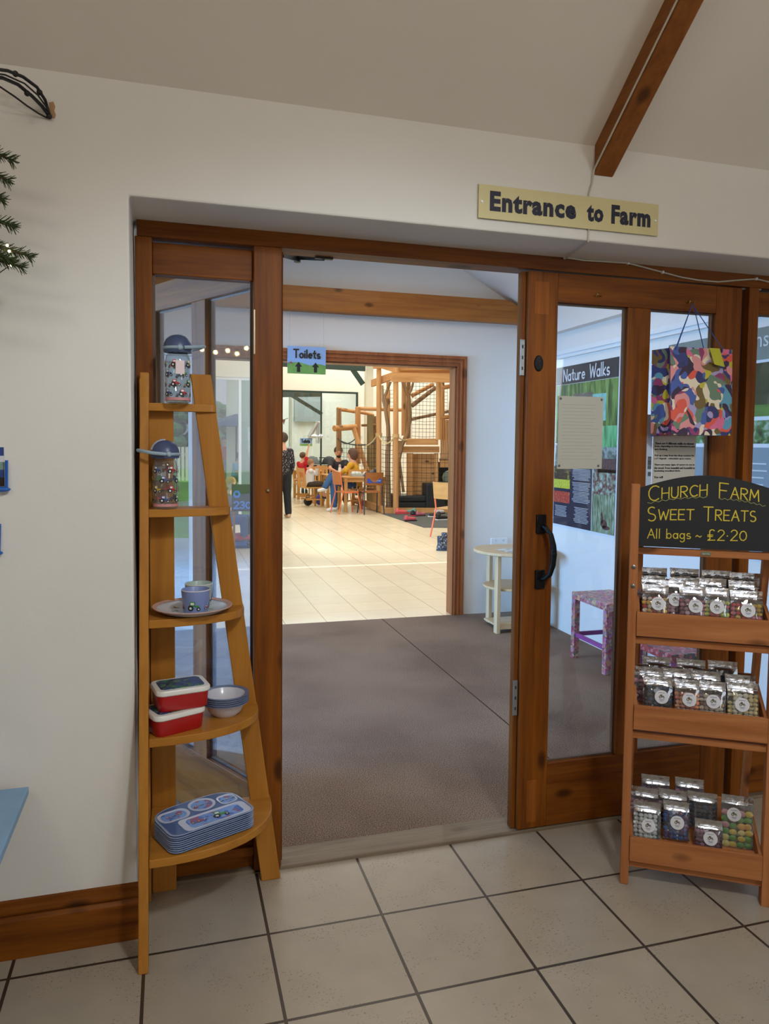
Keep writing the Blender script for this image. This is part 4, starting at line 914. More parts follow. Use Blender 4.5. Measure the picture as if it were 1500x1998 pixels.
# festoon lights across the back of the shop, mirrored in the left glass
fe = thing('festoon_lights', 'string of warm festoon bulbs across the back of the shop', 'fairy lights', (.2, -4.6, 2.3))
fpts = [Vector((-2.6, -4.6, 2.62)), Vector((-1.2, -4.6, 2.42)), Vector((.02, -4.6, 2.33)), Vector((.14, -4.6, 2.31)), Vector((.25, -4.6, 2.33)), Vector((.33, -4.55, 2.30)), Vector((.42, -4.6, 2.36)), Vector((.50, -4.6, 2.33)), Vector((.47, -4.6, 2.72)), Vector((.50, -4.6, 2.86)), Vector((1.4, -4.6, 3.1))]
obj('wire', MB().tube(fpts, .003, 5), black, fe)
for p in fpts[2:10]:
    b_ = obj('socket', MB().tube([p, p-Vector((0, 0, .03))], .009, 8), black, fe); obj('bulb', MB().ball(p-Vector((0, 0, .048)), .019, 8), mat('festoon_bulb', (255, 230, 180), emit=(255, 224, 170), estr=30), b_, smooth=True)
# wrought iron wall bracket with wires
ib = thing('iron_bracket', 'black curved iron bracket fixed high on the wall at the left edge', 'bracket', atY(97, 226, YW-.004))
def ipt(px, py, d): return atY(px, py, YW-d)
irons = [([(97, 226, .004), (88, 195, .03), (72, 170, .06), (45, 150, .10), (15, 138, .15), (-30, 132, .22)], .0042), ([(97, 228, .004), (82, 207, .03), (62, 187, .06), (35, 165, .10), (5, 152, .15), (-30, 148, .2)], .0046), ([(92, 230, .006), (76, 222, .02), (52, 206, .05), (28, 188, .08), (-5, 166, .12)], .0024), ([(98, 227, .004), (90, 208, .03), (74, 186, .06), (48, 163, .10), (10, 146, .15), (-30, 140, .2)], .0022)]
for P, r in irons: obj('bar', MB().tube([ipt(*p) for p in P], r, 8), black, ib, smooth=True)
for p in ((30, 144, .12), (53, 182, .075), (77, 180, .05), (96, 227, .01)): obj('collar', MB().ball(ipt(*p), .0075, 8), black, ib, smooth=True)
obj('bare_plaster', MB().add([atY(x, y, YW-.0006) for x, y in ((95, 200), (104, 198), (108, 208), (106, 216), (109, 224), (107, 231), (98, 230))], [(0, 1, 2, 3, 4, 5, 6)]), mat('bare_plaster', (176, 138, 100), rough=.9), ib)
# blue spoon and picture card hung on the wall
cdp = thing('hanging_card', 'blue topped picture card hung on the wall at the left edge', 'card', atY(0, 945, YW))
a, b_ = atY(-60, 872, YW), atY(10, 948, YW)
obj('card_sheet', MB().box((a.x, YW-.003, b_.z), (b_.x, YW-.001, a.z)), mat('card_white', (214, 214, 220), rough=.5), cdp)
for z0, z1, c_ in ((.78, 1.0, (44, 70, 132)), (.42, .62, (120, 150, 140)), (.22, .42, (44, 84, 50)), (.0, .22, (40, 24, 20))):
    obj('card_print', MB().box((a.x, YW-.0036, b_.z+(a.z-b_.z)*z0), (b_.x-.001, YW-.003, b_.z+(a.z-b_.z)*z1)), mat('card_%d' % c_[0], c_, rough=.5, var=.3, vscale=60), cdp)
spm = mat('blue_plastic', (24, 92, 176), rough=.3, coat=.3)
def spoon(top, bot, name, label):
    t = thing('plastic_spoon', label, 'spoon', bot, 0, 'blue spoons hung at the left edge')
    obj('spoon_handle', MB().bar(top, bot, .008, .005, (0, 1, 0)), spm, t, bevel=.001)
    obj('spoon_bowl', MB().ball(bot+Vector((-.012, 0, -.004)), .022, 12, (1, .5, .34)), spm, t, smooth=True)
spoon(atY(13, 898, YW-.012), atY(13, 952, YW-.014), 1, 'bright blue plastic spoon hanging just right of the picture card')
spoon(atY(-1, 1022, YW-.012), atY(-2, 1076, YW-.014), 2, 'bright blue plastic spoon hanging lower at the left edge')
# blue table corner
bt = thing('blue_table', 'pale blue painted table corner at the lower left edge', 'table', (-1.0, -.6, 0))
blu = mat('blue_paint', (128, 164, 196), rough=.5, var=.06, vscale=12)
obj('tabletop', MB().box((-1.45, -1.0, .478), (-.640, -.275, .50)), blu, bt, bevel=.003)
obj('apron', MB().box((-1.40, -.96, .42), (-.70, -.31, .478)), fw('x'), bt, bevel=.002)
for x, y in ((-1.36, -.93), (-1.36, -.34), (-1.02, -.93), (-1.02, -.34)): obj('leg', MB().box((x-.02, y-.02, 0), (x+.02, y+.02, .40)), fw('z'), bt, bevel=.002)

# ================================================================== HALL OBJECTS
# round side table
pale = lambda ax: wood('pale_birch', (226, 200, 160), (204, 174, 130), ax, rough=.5, knots=0)
cx_, cy_ = 2.325, 2.93
st = thing('side_table', 'pale round side table with lower shelf against the hall wall', 'side table', (cx_, cy_, 0))
obj('tabletop', MB().lathe([(.001, .598), (.305, .598), (.312, .604), (.312, .616), (.306, .622), (.001, .622)], (cx_, cy_, 0), 56), pale('x'), st, smooth=True)
obj('lower_shelf', MB().lathe([(.001, .322), (.228, .322), (.232, .327), (.232, .336), (.228, .340), (.001, .340)], (cx_, cy_, 0), 48), pale('x'), st, smooth=True)
for dx, dy, wx, wy in ((-.20, -.16, .03, .06), (-.11, .20, .03, .06), (.18, -.15, .03, .06), (.20, .16, .03, .06)):
    obj('leg', MB().box((cx_+dx-wx/2, cy_+dy-wy/2, 0), (cx_+dx+wx/2, cy_+dy+wy/2, .598)), pale('z'), st, bevel=.003)
obj('foot_rail', MB().box((cx_-.185, cy_-.18, .03), (cx_+.19, cy_-.15, .075)).box((cx_-.17, cy_-.15, .03), (cx_+.17, cy_+.16, .045)), pale('x'), st, bevel=.002)
lf = MB(); lf.add([(cx_-.12, cy_-.20, .6228), (cx_+.16, cy_-.15, .6228), (cx_+.12, cy_+.06, .6228), (cx_-.16, cy_+.01, .6228), (cx_-.12, cy_-.20, .6236), (cx_+.16, cy_-.15, .6236), (cx_+.12, cy_+.06, .6236), (cx_-.16, cy_+.01, .6236)], [(0,3,2,1),(4,5,6,7),(0,1,5,4),(1,2,6,5),(2,3,7,6),(3,0,4,7)])
tag(obj('leaflet', lf, camo('leaflet_print', [(226, 226, 222), (216, 218, 216), (160, 176, 150), (228, 228, 226), (196, 196, 190)], 26, .5)), 'printed paper leaflet lying on the round side table', 'leaflet')
# socket
sk2 = thing('wall_socket', 'white double wall socket above the round side table', 'socket', (2.43, FY, .56))
obj('faceplate', MB().box((2.355, FY-.010, .558), (2.510, FY, .645)), white, sk2, bevel=.003)
for dx in (.022, .092): obj('switch', MB().box((2.355+dx+.012, FY-.013, .618), (2.355+dx+.028, FY-.010, .632)), mat('switch_grey', (206, 208, 210), rough=.4), sk2, bevel=.001)
# painted stools
stp = camo('stool_print', [(196, 110, 130), (176, 90, 110), (120, 140, 120), (206, 150, 110), (186, 130, 170), (150, 70, 90), (200, 180, 150)], 62, .8)
stm = mat('magenta_paint', (150, 70, 140), rough=.5)
def stool(x0, x1, y0, y1, h, name, label, topm, legm):
    t = thing(name, label, 'stool', ((x0+x1)/2, (y0+y1)/2, 0), 0, 'painted stools along the hall wall')
    obj('seat', MB().box((x0, y0, h-.045), (x1, y1, h)), topm, t, bevel=.003)
    L_ = .042
    for x in (x0, x1-L_):
        for y in (y0, y1-L_): obj('leg', MB().box((x, y, 0), (x+L_, y+L_, h-.045)), legm, t, bevel=.003)
    obj('stretcher', MB().box((x0+.012, y0+L_, h*.33), (x0+.026, y1-L_, h*.33+.028)), stm, t)
    obj('stretcher', MB().box((x1-.026, y0+L_, h*.33), (x1-.012, y1-L_, h*.33+.028)), stm, t)
    obj('stretcher', MB().box((x0+L_, y0+.012, h*.33), (x1-L_, y0+.026, h*.33+.028)), stm, t)
    obj('stretcher', MB().box((x0+L_, y1-.026, h*.33), (x1-L_, y1-.012, h*.33+.028)), stm, t)
stool(2.345, 2.640, 1.62, 2.05, .452, 'painted_stool', 'pink and lilac patterned stool seen through the left door pane', stp, stp)
stool(2.36, 2.635, 1.00, 1.36, .30, 'painted_stool', 'low red patterned stool with grey top seen behind the sweet stand', camo('stool_red_print', [(150, 50, 60), (170, 70, 70), (60, 70, 60), (150, 50, 60), (190, 120, 120)], 50, .8), stm)

# ---- posters on the right hall wall
EXP = Vector((0, -1, 0)); UP = Vector((0, 0, 1))
def panel(mb, ya, yb, za, zb, lift): mb.box((XR-lift-.0008, yb, zb), (XR-lift, ya, za))
def streaks(name, cols, sx, sz, scale=1):
    m = bpy.data.materials.new(name); m.use_nodes = True; nt = m.node_tree; L = nt.links.new; b = nt.nodes['Principled BSDF']; b.inputs['Roughness'].default_value = .35
    tc = nt.nodes.new('ShaderNodeTexCoord'); mp = nt.nodes.new('ShaderNodeMapping'); mp.inputs['Scale'].default_value = (1, sx, sz); L(tc.outputs['Object'], mp.inputs[0])
    n = nt.nodes.new('ShaderNodeTexNoise'); n.inputs['Scale'].default_value = scale; n.inputs['Detail'].default_value = 6; n.inputs['Distortion'].default_value = .8; L(mp.outputs[0], n.inputs['Vector'])
    r = nt.nodes.new('ShaderNodeValToRGB'); L(n.outputs[0], r.inputs[0]); k = len(cols)
    while len(r.color_ramp.elements) < k: r.color_ramp.elements.new(.5)
    for i, c in enumerate(cols): r.color_ramp.elements[i].position = .3+.42*i/(k-1); r.color_ramp.elements[i].color = rgb(*c)
    L(r.outputs[0], b.inputs['Base Color']); return m
np_ = thing('nature_walks_poster', 'tall Nature Walks poster with willow and wildlife photographs on the hall wall', 'poster', (XR, 2.45, .80))
PY0, PY1, PZ0, PZ1 = 2.885, 2.012, .808, 2.045
def pp(name, u0, u1, v0, v1, m, lift=.004, par=np_):
    mb = MB(); panel(mb, PY0+(PY1-PY0)*u0, PY0+(PY1-PY0)*u1, PZ1+(PZ0-PZ1)*v0, PZ1+(PZ0-PZ1)*v1, lift); return obj(name, mb, m, par)
pp('sheet', 0, 1, 0, 1, mat('poster_white', (220, 224, 228), rough=.35), .0032)
hdp = pp('header', .0, .985, .0, .110, mat('poster_header', (52, 46, 48), rough=.8))
mb = MB(); strokes(mb, 'Nature', (XR-.005, PY0-.12, PZ1-.112), EXP, UP, .086, .0115, wid=.33, nrm=(-1, 0, 0), lift=.004); obj('poster_title', mb, mat('poster_letter', (214, 214, 214), rough=.4), hdp); mb = MB(); strokes(mb, 'Walks', (XR-.005, PY0-.50, PZ1-.112), EXP, UP, .092, .0115, wid=.27, nrm=(-1, 0, 0), lift=.004); obj('poster_title', mb, mat('poster_letter', (214, 214, 214), rough=.4), hdp)
wp = pp('willow_photo', .0, .985, .112, .475, streaks('willow_photo', [(22, 50, 20), (60, 96, 34), (110, 140, 66), (150, 172, 96)], 26, 3.2))
pp('photo_detail', .62, .82, .19, .345, streaks('window_reflection', [(70, 130, 110), (130, 190, 180), (170, 220, 214)], 9, 9), .0052, wp)  # pale window reflection painted onto the poster as a panel
pp('photo_detail', .30, .62, .175, .215, streaks('thatch_photo', [(90, 80, 72), (140, 124, 110)], 12, 30), .0052, wp)
pp('meadow_photo', .64, .985, .375, .495, streaks('reed_photo', [(40, 110, 60), (90, 170, 110), (130, 200, 150)], 30, 4), .0048)
pp('orchard_photo', .0, .985, .480, .615, streaks('orchard_photo', [(40, 40, 44), (90, 110, 100), (150, 160, 160), (60, 50, 50)], 22, 22))
pp('berry_photo', .72, .985, .560, .640, streaks('berry_dark', [(30, 24, 36), (70, 40, 50), (120, 60, 80)], 60, 60), .0048)
nv = pp('text_panel', .0, .64, .615, .985, mat('poster_navy', (26, 30, 56), rough=.4))
pp('deer_photo', .0, .285, .62, .72, streaks('deer_photo', [(44, 34, 24), (80, 56, 34), (150, 140, 60)], 12, 30), .0048)
pp('field_photo', .0, .285, .70, .755, streaks('rape_field', [(150, 160, 40), (206, 200, 50), (220, 210, 90)], 90, 60), .0052)
pp('poppy_photo', .0, .285, .775, .845, streaks('poppy_photo', [(120, 40, 26), (190, 60, 40), (220, 120, 90)], 90, 60), .0048)
pp('crab_apple_photo', .65, .985, .62, .765, streaks('apple_photo', [(40, 40, 36), (110, 50, 60), (130, 150, 130), (180, 190, 190)], 26, 26), .0048)
ph = pp('pheasant_photo', .65, .985, .765, .985, streaks('pheasant_photo', [(50, 74, 50), (110, 130, 100), (180, 190, 170)], 60, 10), .0048)
mb = MB(); cy0 = PY0+(PY1-PY0)*.83
for (dy, z_, ry, rz_) in ((.004, .875, .042, .030), (.03, .850, .050, .016), (-.020, .905, .014, .032), (-.028, .940, .013, .014)): mb.add([(XR-.0062, cy0-dy+ry*math.cos(2*PI*i/16), z_+.02+rz_*math.sin(2*PI*i/16)) for i in range(16)], [tuple(range(16))])
obj('pheasant_shape', mb, mat('pheasant_brown', (72, 34, 40), rough=.5), ph)
mb = MB(); rng = random.Random(5)
for blk in ((.32, .62, .63, .70), (.32, .62, .71, .755), (.32, .62, .765, .83), (.36, .60, .86, .95), (.03, .24, .865, .93)):
    v = blk[2]
    while v < blk[3]:
        w_ = rng.uniform(.75, 1); c = (blk[0]+blk[1])/2; hw2 = (blk[1]-blk[0])/2*w_; panel(mb, PY0+(PY1-PY0)*(c-hw2), PY0+(PY1-PY0)*(c+hw2), PZ1+(PZ0-PZ1)*v, PZ1+(PZ0-PZ1)*(v+.0028), .0054); v += .0088
o = obj('text_lines', mb, mat('poster_letter', (214, 214, 214), rough=.4), nv); o['kind'] = 'stuff'
# second poster
sp_ = thing('story_poster', 'grey headed wildlife poster partly hidden behind the right hand door pane', 'poster', (XR, 1.0, .85))
def p2(name, y0, y1, z0, z1, m, lift=.004, par=sp_): mb = MB(); panel(mb, y0, y1, z1, z0, lift); return obj(name, mb, m, par)
p2('sheet', 1.50, .30, .85, 2.055, mat('poster_white', (220, 224, 228), rough=.35), .0032)
h2 = p2('header', 1.50, .30, 1.89, 2.055, mat('poster_slate', (122, 132, 126), rough=.4))
for wd_, y_, z_, w_ in (('tor', 1.325, 1.955, .10), ('ns', .785, 1.955, .09)):
    tm = place_text(text_mb(wd_, .1), (XR-.006, y_, z_), EXP, UP, w_, .055); obj('poster_title', MB().add(tm.v, tm.f), mat('poster_letter', (214, 214, 214), rough=.4), h2)
p2('garden_photo', 1.50, .30, 1.66, 1.875, streaks('garden_photo', [(16, 26, 16), (40, 56, 30), (90, 90, 70)], 10, 10))
p2('sign_photo', 1.50, .30, 1.60, 1.66, streaks('lawn_photo', [(70, 110, 40), (100, 140, 60)], 10, 30))
p2('hedge_photo', 1.50, .30, 1.46, 1.58, streaks('blossom_photo', [(30, 50, 26), (80, 120, 60), (170, 190, 170)], 24, 24))
t2 = p2('text_panel', 1.50, .30, .86, 1.44, mat('poster_blue_grey', (130, 146, 156), rough=.4))
mb = MB()
for i in range(9): panel(mb, .83, .83-rng.uniform(.12, .22), 1.36-i*.036, 1.36-i*.036-.007, .0056)
o = obj('text_lines', mb, mat('poster_letter', (214, 214, 214), rough=.4), t2); o['kind'] = 'stuff'
# notices on the door panes
def sheet_on_glass(name, x0, x1, z0, z1, c, label, lines=None):
    t = thing(name, label, 'notice', ((x0+x1)/2, .02, z0))
    s_ = obj('paper', MB().box((x0, .0236, z0), (x1, .0244, z1)), mat('paper_%d' % c[0], c, rough=.7), t); return t, s_
t, s_ = sheet_on_glass('laminated_notice', 1.097, 1.283, 1.353, 1.620, (190, 188, 174), 'beige laminated notice stuck on the left door pane over the poster')
for x, z in ((1.105, 1.61), (1.275, 1.61), (1.105, 1.364), (1.268, 1.364)): obj('tack', MB().lathe([(.0001, -.002), (.0045, -.001), (.005, 0)], (x, .0234, z), 10, Matrix(((1, 0, 0), (0, 0, 1), (0, 1, 0)))), mat('tack_grey', (96, 98, 104), rough=.5), t)
mb = MB()
for i in range(17): mb.box((1.112, .0232, 1.588-i*.0125), (1.262-rng.uniform(0, .03), .0236, 1.5885-i*.0125+.0012))
o = obj('text_lines', mb, mat('faint_print', (168, 166, 152), rough=.8), s_); o['kind'] = 'stuff'
t, s_ = sheet_on_glass('walks_notice', 1.503, 1.697, 1.20, 1.50, (196, 192, 182), 'printed notice about the walks on the right door pane below the gift bag')
for i, (ln, w_) in enumerate((('There are 4 different walks to choose', .176), ('from, depending on how adventurous you', .180), ('are feeling.', .058), ('', 0), ('Pick up a map from the shop counter for', .180), ('a £1 deposit - refundable upon return.', .166), ('', 0), ('There are many signs of nature to see in', .182), ('the wood. From beautiful and bountiful to', .184), ('fascinating woodland birds.', .118), ('', 0), ('You will', .04))):
    if ln: tm = place_text(text_mb(ln, .1, bold=.001), (1.511, .0234, 1.447-i*.0118), (1, 0, 0), (0, 0, 1), w_, .0085); obj('printed_line', MB().add(tm.v, tm.f), mat('print_black', (28, 28, 30)), s_)
t, s_ = sheet_on_glass('blue_notice', 1.462, 1.500, 1.25, 1.56, (188, 204, 226), 'narrow pale blue notice at the left of the right door pane')
obj('small_photo', MB().box((1.482, .0230, 1.352), (1.498, .0236, 1.400)).box((1.484, .0230, 1.325), (1.497, .0236, 1.342)), streaks('small_photo', [(30, 30, 30), (120, 124, 130)], 120, 120), s_)
# hanging toilets sign in the doorway
def arrow(mb, P, u, v, s):
    mb.add([P(u-.28*s, v), P(u+.28*s, v), P(u+.28*s, v+.9*s), P(u+.62*s, v+.9*s), P(u, v+1.7*s), P(u-.62*s, v+.9*s), P(u-.28*s, v+.9*s)], [tuple(range(7))])
ts = thing('toilets_sign', 'blue and green Toilets sign with two up arrows hanging over the cafe doorway', 'sign', (.757, FY-.04, 1.975))
ty_ = FY-.045
obj('sign_board', MB().box((.607, ty_, 1.975), (.907, ty_+.005, 2.186)), mat('sign_sky', (150, 184, 232), rough=.4), ts)
gm = MB(); gm.add([(.607, ty_-.0008, 1.975), (.907, ty_-.0008, 1.975), (.907, ty_-.0008, 2.045), (.85, ty_-.0008, 2.055), (.78, ty_-.0008, 2.042), (.70, ty_-.0008, 2.064), (.607, ty_-.0008, 2.058)], [tuple(range(7))])
obj('green_hills', gm, mat('sign_green', (120, 168, 84), rough=.5, var=.15, vscale=20), ts)
mb = MB(); strokes(mb, 'Toilets', (.655, ty_-.001, 2.098), (1, 0, 0), (0, 0, 1), .062, .0115, wid=.215); obj('lettering', mb, mat('print_black', (28, 28, 30)), ts)
for x in (.693, .826): mb = MB(); arrow(mb, lambda u, v: (u, ty_-.0012, v), x, 1.988, .046); obj('arrow', mb, mat('print_black', (28, 28, 30)), ts)
mb = MB(); mb.mi = 0; tractor(mb, lambda u, v, l: Vector((.632+u, ty_-.0010-l, 2.052+v)), .022); obj('printed_tractor', mb, [colm((170, 60, 60), 'dullred'), tyre, pwhite], ts)
for x in (.625, .89): obj('hanging_wire', MB().tube([(x, ty_+.002, 2.185), (x, ty_+.003, 2.456)], .0008, 4), mat('clear_line', (200, 200, 200)), ts)

# ================================================================== CAFE SHELL
CZ = 5.0
struct('wall_left', MB().bar((-.03, FY+.08, 3.8), (.42, 11.5, 3.8), .08, 2.4).bar((-.03, FY+.08, .06), (.42, 11.5, .06), .08, .12), cafew)
glazed('window_5', (-.02, FY+.12, 0), (.41, 11.4, 0), .12, 2.6, 6)
# short return wall with a big window, then the long left wall further back
wb = MB(); wb.prism([(.36, 0), (.46, 0), (.46, 2.62), (1.46, 2.62), (1.46, 0), (1.58, 0), (1.58, CZ), (.36, CZ)], lambda a, b: (a, 11.5, b), lambda a, b: (a, 11.6, b))
struct('wall_back', wb, cafew)
glazed('window_6', (.46, 11.55, 0), (1.46, 11.55, 0), .02, 2.62, 2)
struct('wall_left', MB().box((1.48, 11.6, 0), (1.58, 18.0, CZ)), cafew)
green = mat('dark_green_steel', (30, 52, 44), rough=.5)
# end wall with an internal glazed opening to a further room
g0 = atY(548, 900, 18.0).x; g1 = atY(697, 900, 18.0).x; gz = atY(620, 763, 18.0).z
ew = MB(); ew.prism([(1.5, 0), (1.6, 0), (1.6, gz), (g1, gz), (g1, 0), (14, 0), (14, CZ), (1.5, CZ)], lambda a, b: (a, 18.0, b), lambda a, b: (a, 18.12, b))
struct('wall_back', ew, cafew)
fr = MB(); fr.box((1.6, 17.97, gz-.05), (g1, 18.03, gz)).box((g1-.05, 17.97, 0), (g1, 18.03, gz-.05))
xm = atY(626, 900, 18.0).x; fr.box((xm-.02, 17.98, 0), (xm+.02, 18.02, gz-.05))
w7 = struct('window_7', fr, green); obj('glass', MB().box((1.6, 17.998, .02), (g1-.05, 18.004, gz-.05)), pane, w7)
dm = MB()
for i in range(26): x = 1.95+i*.16; dm.box((x, 17.990, 1.60), (x+.07, 17.994, 1.66))
o = obj('safety_dots', dm, mat('frosted_dots', (214, 224, 220), rough=.6), w7); o['kind'] = 'stuff'
struct('wall_back', MB().box((1.5, 22.6, 0), (8, 22.7, CZ)), cafew)
struct('wall_right', MB().box((13.9, FY, 0), (14, 24, CZ)), cafew)
struct('ceiling', MB().box((-.1, FY+.09, CZ), (14, 24, CZ+.1)), cafew)
struct('trim_10', MB().box((atY(713, 900, 16.6).x, 16.6, 0), (atY(727, 900, 16.6).x, 16.8, CZ)), mat('column_cream', (214, 210, 190), rough=.7), label='cream square column rising to the cafe roof')
# green roof steel
def beam(nm, P, w_, h_, label):
    mb = MB()
    for a, b_ in P: mb.bar(a, b_, w_, h_)
    tag(obj(nm, mb, green), label, 'roof steel', 'green roof steel of the cafe')
yb1 = 16.4
beam('roof_beam', [(atY(540, 706, yb1), atY(712, 716, yb1))], .10, .22, 'dark green horizontal roof beam above the glazed partition')
beam('roof_brace', [(atY(686, 718, yb1), atY(708, 750, yb1))], .08, .12, 'dark green brace at the left of the cream column')
beam('roof_beam', [(atY(716, 700, 16.3), atY(890, 702, 16.3))], .10, .20, 'dark green roof beam over the climbing frame')
beam('roof_brace', [(atY(566, 770, 20.5), atY(628, 808, 20.5))], .07, .10, 'thin dark green diagonal brace behind the glass partition')
beam('roof_beam', [(atY(540, 768, 20.6), atY(627, 767, 20.6))], .08, .22, 'dark green beam behind the top of the glass partition')
struct('wall_left', MB().box((atY(565, 880, 20.9).x, 20.9, 0), (atY(569, 880, 20.9).x, 21.1, 4)), mat('column_cream', (214, 210, 190), rough=.7))
tag(obj('roller_shutter', MB().box((atY(575, 800, 22.4).x, 22.4, atY(575, 822, 22.4).z), (atY(626, 800, 22.4).x, 22.6, atY(575, 770, 22.4).z)), mat('shutter_grey', (150, 160, 160), rough=.5)), 'grey panel high on the wall behind the glass partition', 'panel')

# ================================================================== CAFE OBJECTS
pine = lambda ax: wood('play_timber', (206, 156, 100), (170, 118, 70), ax, rough=.65, knots=.8, scale=.5, coat=0)
bark = wood('weathered_branch', (168, 134, 96), (116, 88, 58), 'z', rough=.8, knots=0, scale=.6, coat=0)
chairw = lambda ax: wood('cafe_chair_wood', (216, 166, 100), (188, 134, 72), ax, rough=.5, knots=0, coat=.1, scale=.5)
netm = mat('dark_net', (34, 40, 42), rough=.8)
PF = thing('climbing_frame', 'large timber indoor climbing frame with nets branches and rope', 'climbing frame', atZ(772, 1003, 0))
def post(px, py0, py1, y, r, m=None, name='post', taper=.9, px1=None):
    a = atY(px, py1, y); b_ = atY(px1 if px1 is not None else px, py0, y)
    if py1 > 985: a.z = 0
    obj(name, MB().tube([a, a.lerp(b_, .5), b_], [r, r*(1+taper)/2, r*taper], 12), m or pine('z'), PF, smooth=True)
def plank(px0, py0, px1, py1, y0, y1, th_, dp, m=None, name='beam'):
    obj(name, MB().bar(atY(px0, py0, y0), atY(px1, py1, y1), dp, th_), m or pine('x'), PF, bevel=.004)
Y1 = 12.36
post(772, 710, 1003, Y1, .060, name='post'); post(739, 706, 1001, 12.9, .058)
for px, py, y in ((772, 850, Y1), (739, 848, 12.9)): obj('rope_collar', MB().tube([atY(px, py+4, y), atY(px, py-3, y)], .072, 12), mat('rope_wood', (190, 150, 96), rough=.8), PF, smooth=True)
plank(726, 748, 768, 733, 13.6, Y1-.02, .15, .06); plank(764, 736, 900, 738, Y1-.05, Y1-.05, .19, .06)
plank(745, 712, 778, 722, 13.2, 12.6, .14, .08); plank(776, 716, 900, 714, 12.8, 12.9, .16, .10); plank(776, 725, 900, 727, 13.0, 13.0, .10, .08)
plank(728, 713, 745, 712, 12.8, 12.8, .14, .08)
post(855, 735, 858, 12.5, .055); post(863, 742, 858, 12.9, .05); post(788, 745, 850, 13.2, .058); post(882, 700, 1000, 12.7, .06); post(797, 735, 860, 13.3, .05, bark)
post(757, 745, 860, 13.7, .045)
def branch(P, r0, r1, m=bark, name='branch'):
    n = len(P); obj(name, MB().tube([atY(*p) for p in P], [r0+(r1-r0)*i/(n-1) for i in range(n)], 10), m, PF, smooth=True)
branch([(758, 990, 12.8), (757, 950, 12.8), (756, 900, 12.8), (758, 860, 12.8), (757, 830, 12.8), (752, 800, 12.8), (754, 785, 12.8)], .06, .035)
branch([(754, 792, 12.8), (750, 775, 12.8), (762, 745, 12.8)], .035, .025); branch([(752, 800, 12.8), (747, 780, 12.8), (746, 752, 12.8)], .03, .022)
branch([(778, 985, 12.7), (777, 950, 12.7), (775, 910, 12.7), (783, 870, 12.7), (795, 845, 12.7), (799, 820, 12.7), (798, 780, 12.7), (796, 770, 12.7)], .05, .042)
branch([(796, 772, 12.7), (790, 757, 12.7), (785, 745, 12.7)], .040, .030); branch([(796, 772, 12.7), (803, 757, 12.7), (806, 747, 12.7)], .034, .024)
branch([(780, 860, 12.7), (779, 900, 12.7), (787, 960, 12.7)], .03, .03)
branch([(803, 772, 13.4), (845, 750, 13.4)], .05, .045, pine('x')); branch([(803, 792, 13.3), (850, 756, 13.3)], .05, .045, bark); branch([(803, 818, 13.3), (888, 800, 13.3)], .035, .035, bark)
branch([(860, 757, 12.9), (888, 752, 12.9)], .05, .05, pine('x')); branch([(858, 815, 12.9), (884, 813, 12.9)], .05, .05, pine('x')); branch([(877, 810, 13), (878, 785, 13), (882, 765, 13)], .03, .02)
# lower wall: lintel, bark panel, posts, plank
plank(792, 862, 854, 862, 12.55, 12.55, .13, .05); plank(782, 877, 856, 877, 12.75, 12.75, .13, .08)
for px in (797, 802, 851): post(px, 884, 1000, 12.75, .05)
bp = MB(); a = atY(803, 960, 12.9); b_ = atY(848, 886, 12.9); bp.box((a.x, 12.9, .05), (b_.x, 12.96, b_.z)); obj('slab_panel', bp, wood('bark_slabs', (206, 156, 100), (150, 104, 60), 'x', rough=.8, knots=.9, scale=.9, coat=0), PF)
for i in range(7):
    px = 861+i*4; post(px, 819, 895, 12.8, .021, name='slat', taper=1)
plank(858, 905, 900, 905, 12.8, 12.8, .15, .06); plank(858, 897, 900, 897, 12.9, 12.9, .04, .1, bark)
plank(744, 997, 905, 997, 12.50, 12.50, .13, .12, name='plinth'); plank(690, 975, 748, 994, 14.9, 12.6, .13, .1, name='plinth')
obj('shade_sheet', MB().box((atY(853, 900, 13.6).x, 13.5, 0), (atY(905, 900, 13.6).x, 13.6, 1.05)), mat('frame_shadow', (30, 28, 26), rough=.9), PF)  # near-black sheet painted in for the shade under the frame
# back structure
post(661, 797, 880, 14.6, .065, bark, px1=661); post(698, 795, 905, 14.4, .07, pine('z')); post(722, 810, 985, 14.6, .085, wood('olive_post', (150, 132, 92), (116, 98, 64), 'z', rough=.8, knots=.3, scale=.5, coat=0)); post(729, 812, 985, 14.8, .07, bark)
branch([(658, 798, 14.6), (712, 806, 14.9), (728, 810, 15.1)], .045, .035, pine('x')); branch([(695, 797, 14.4), (790, 800, 14.5)], .045, .045, pine('x'))
branch([(652, 836, 13.9), (694, 833, 14.2)], .068, .068, pine('x'), 'log'); plank(690, 836, 716, 918, 14.1, 13.8, .09, .06, pine('z'), 'diagonal_plank')
branch([(705, 830, 14.7), (735, 829, 14.7)], .03, .03, bark)
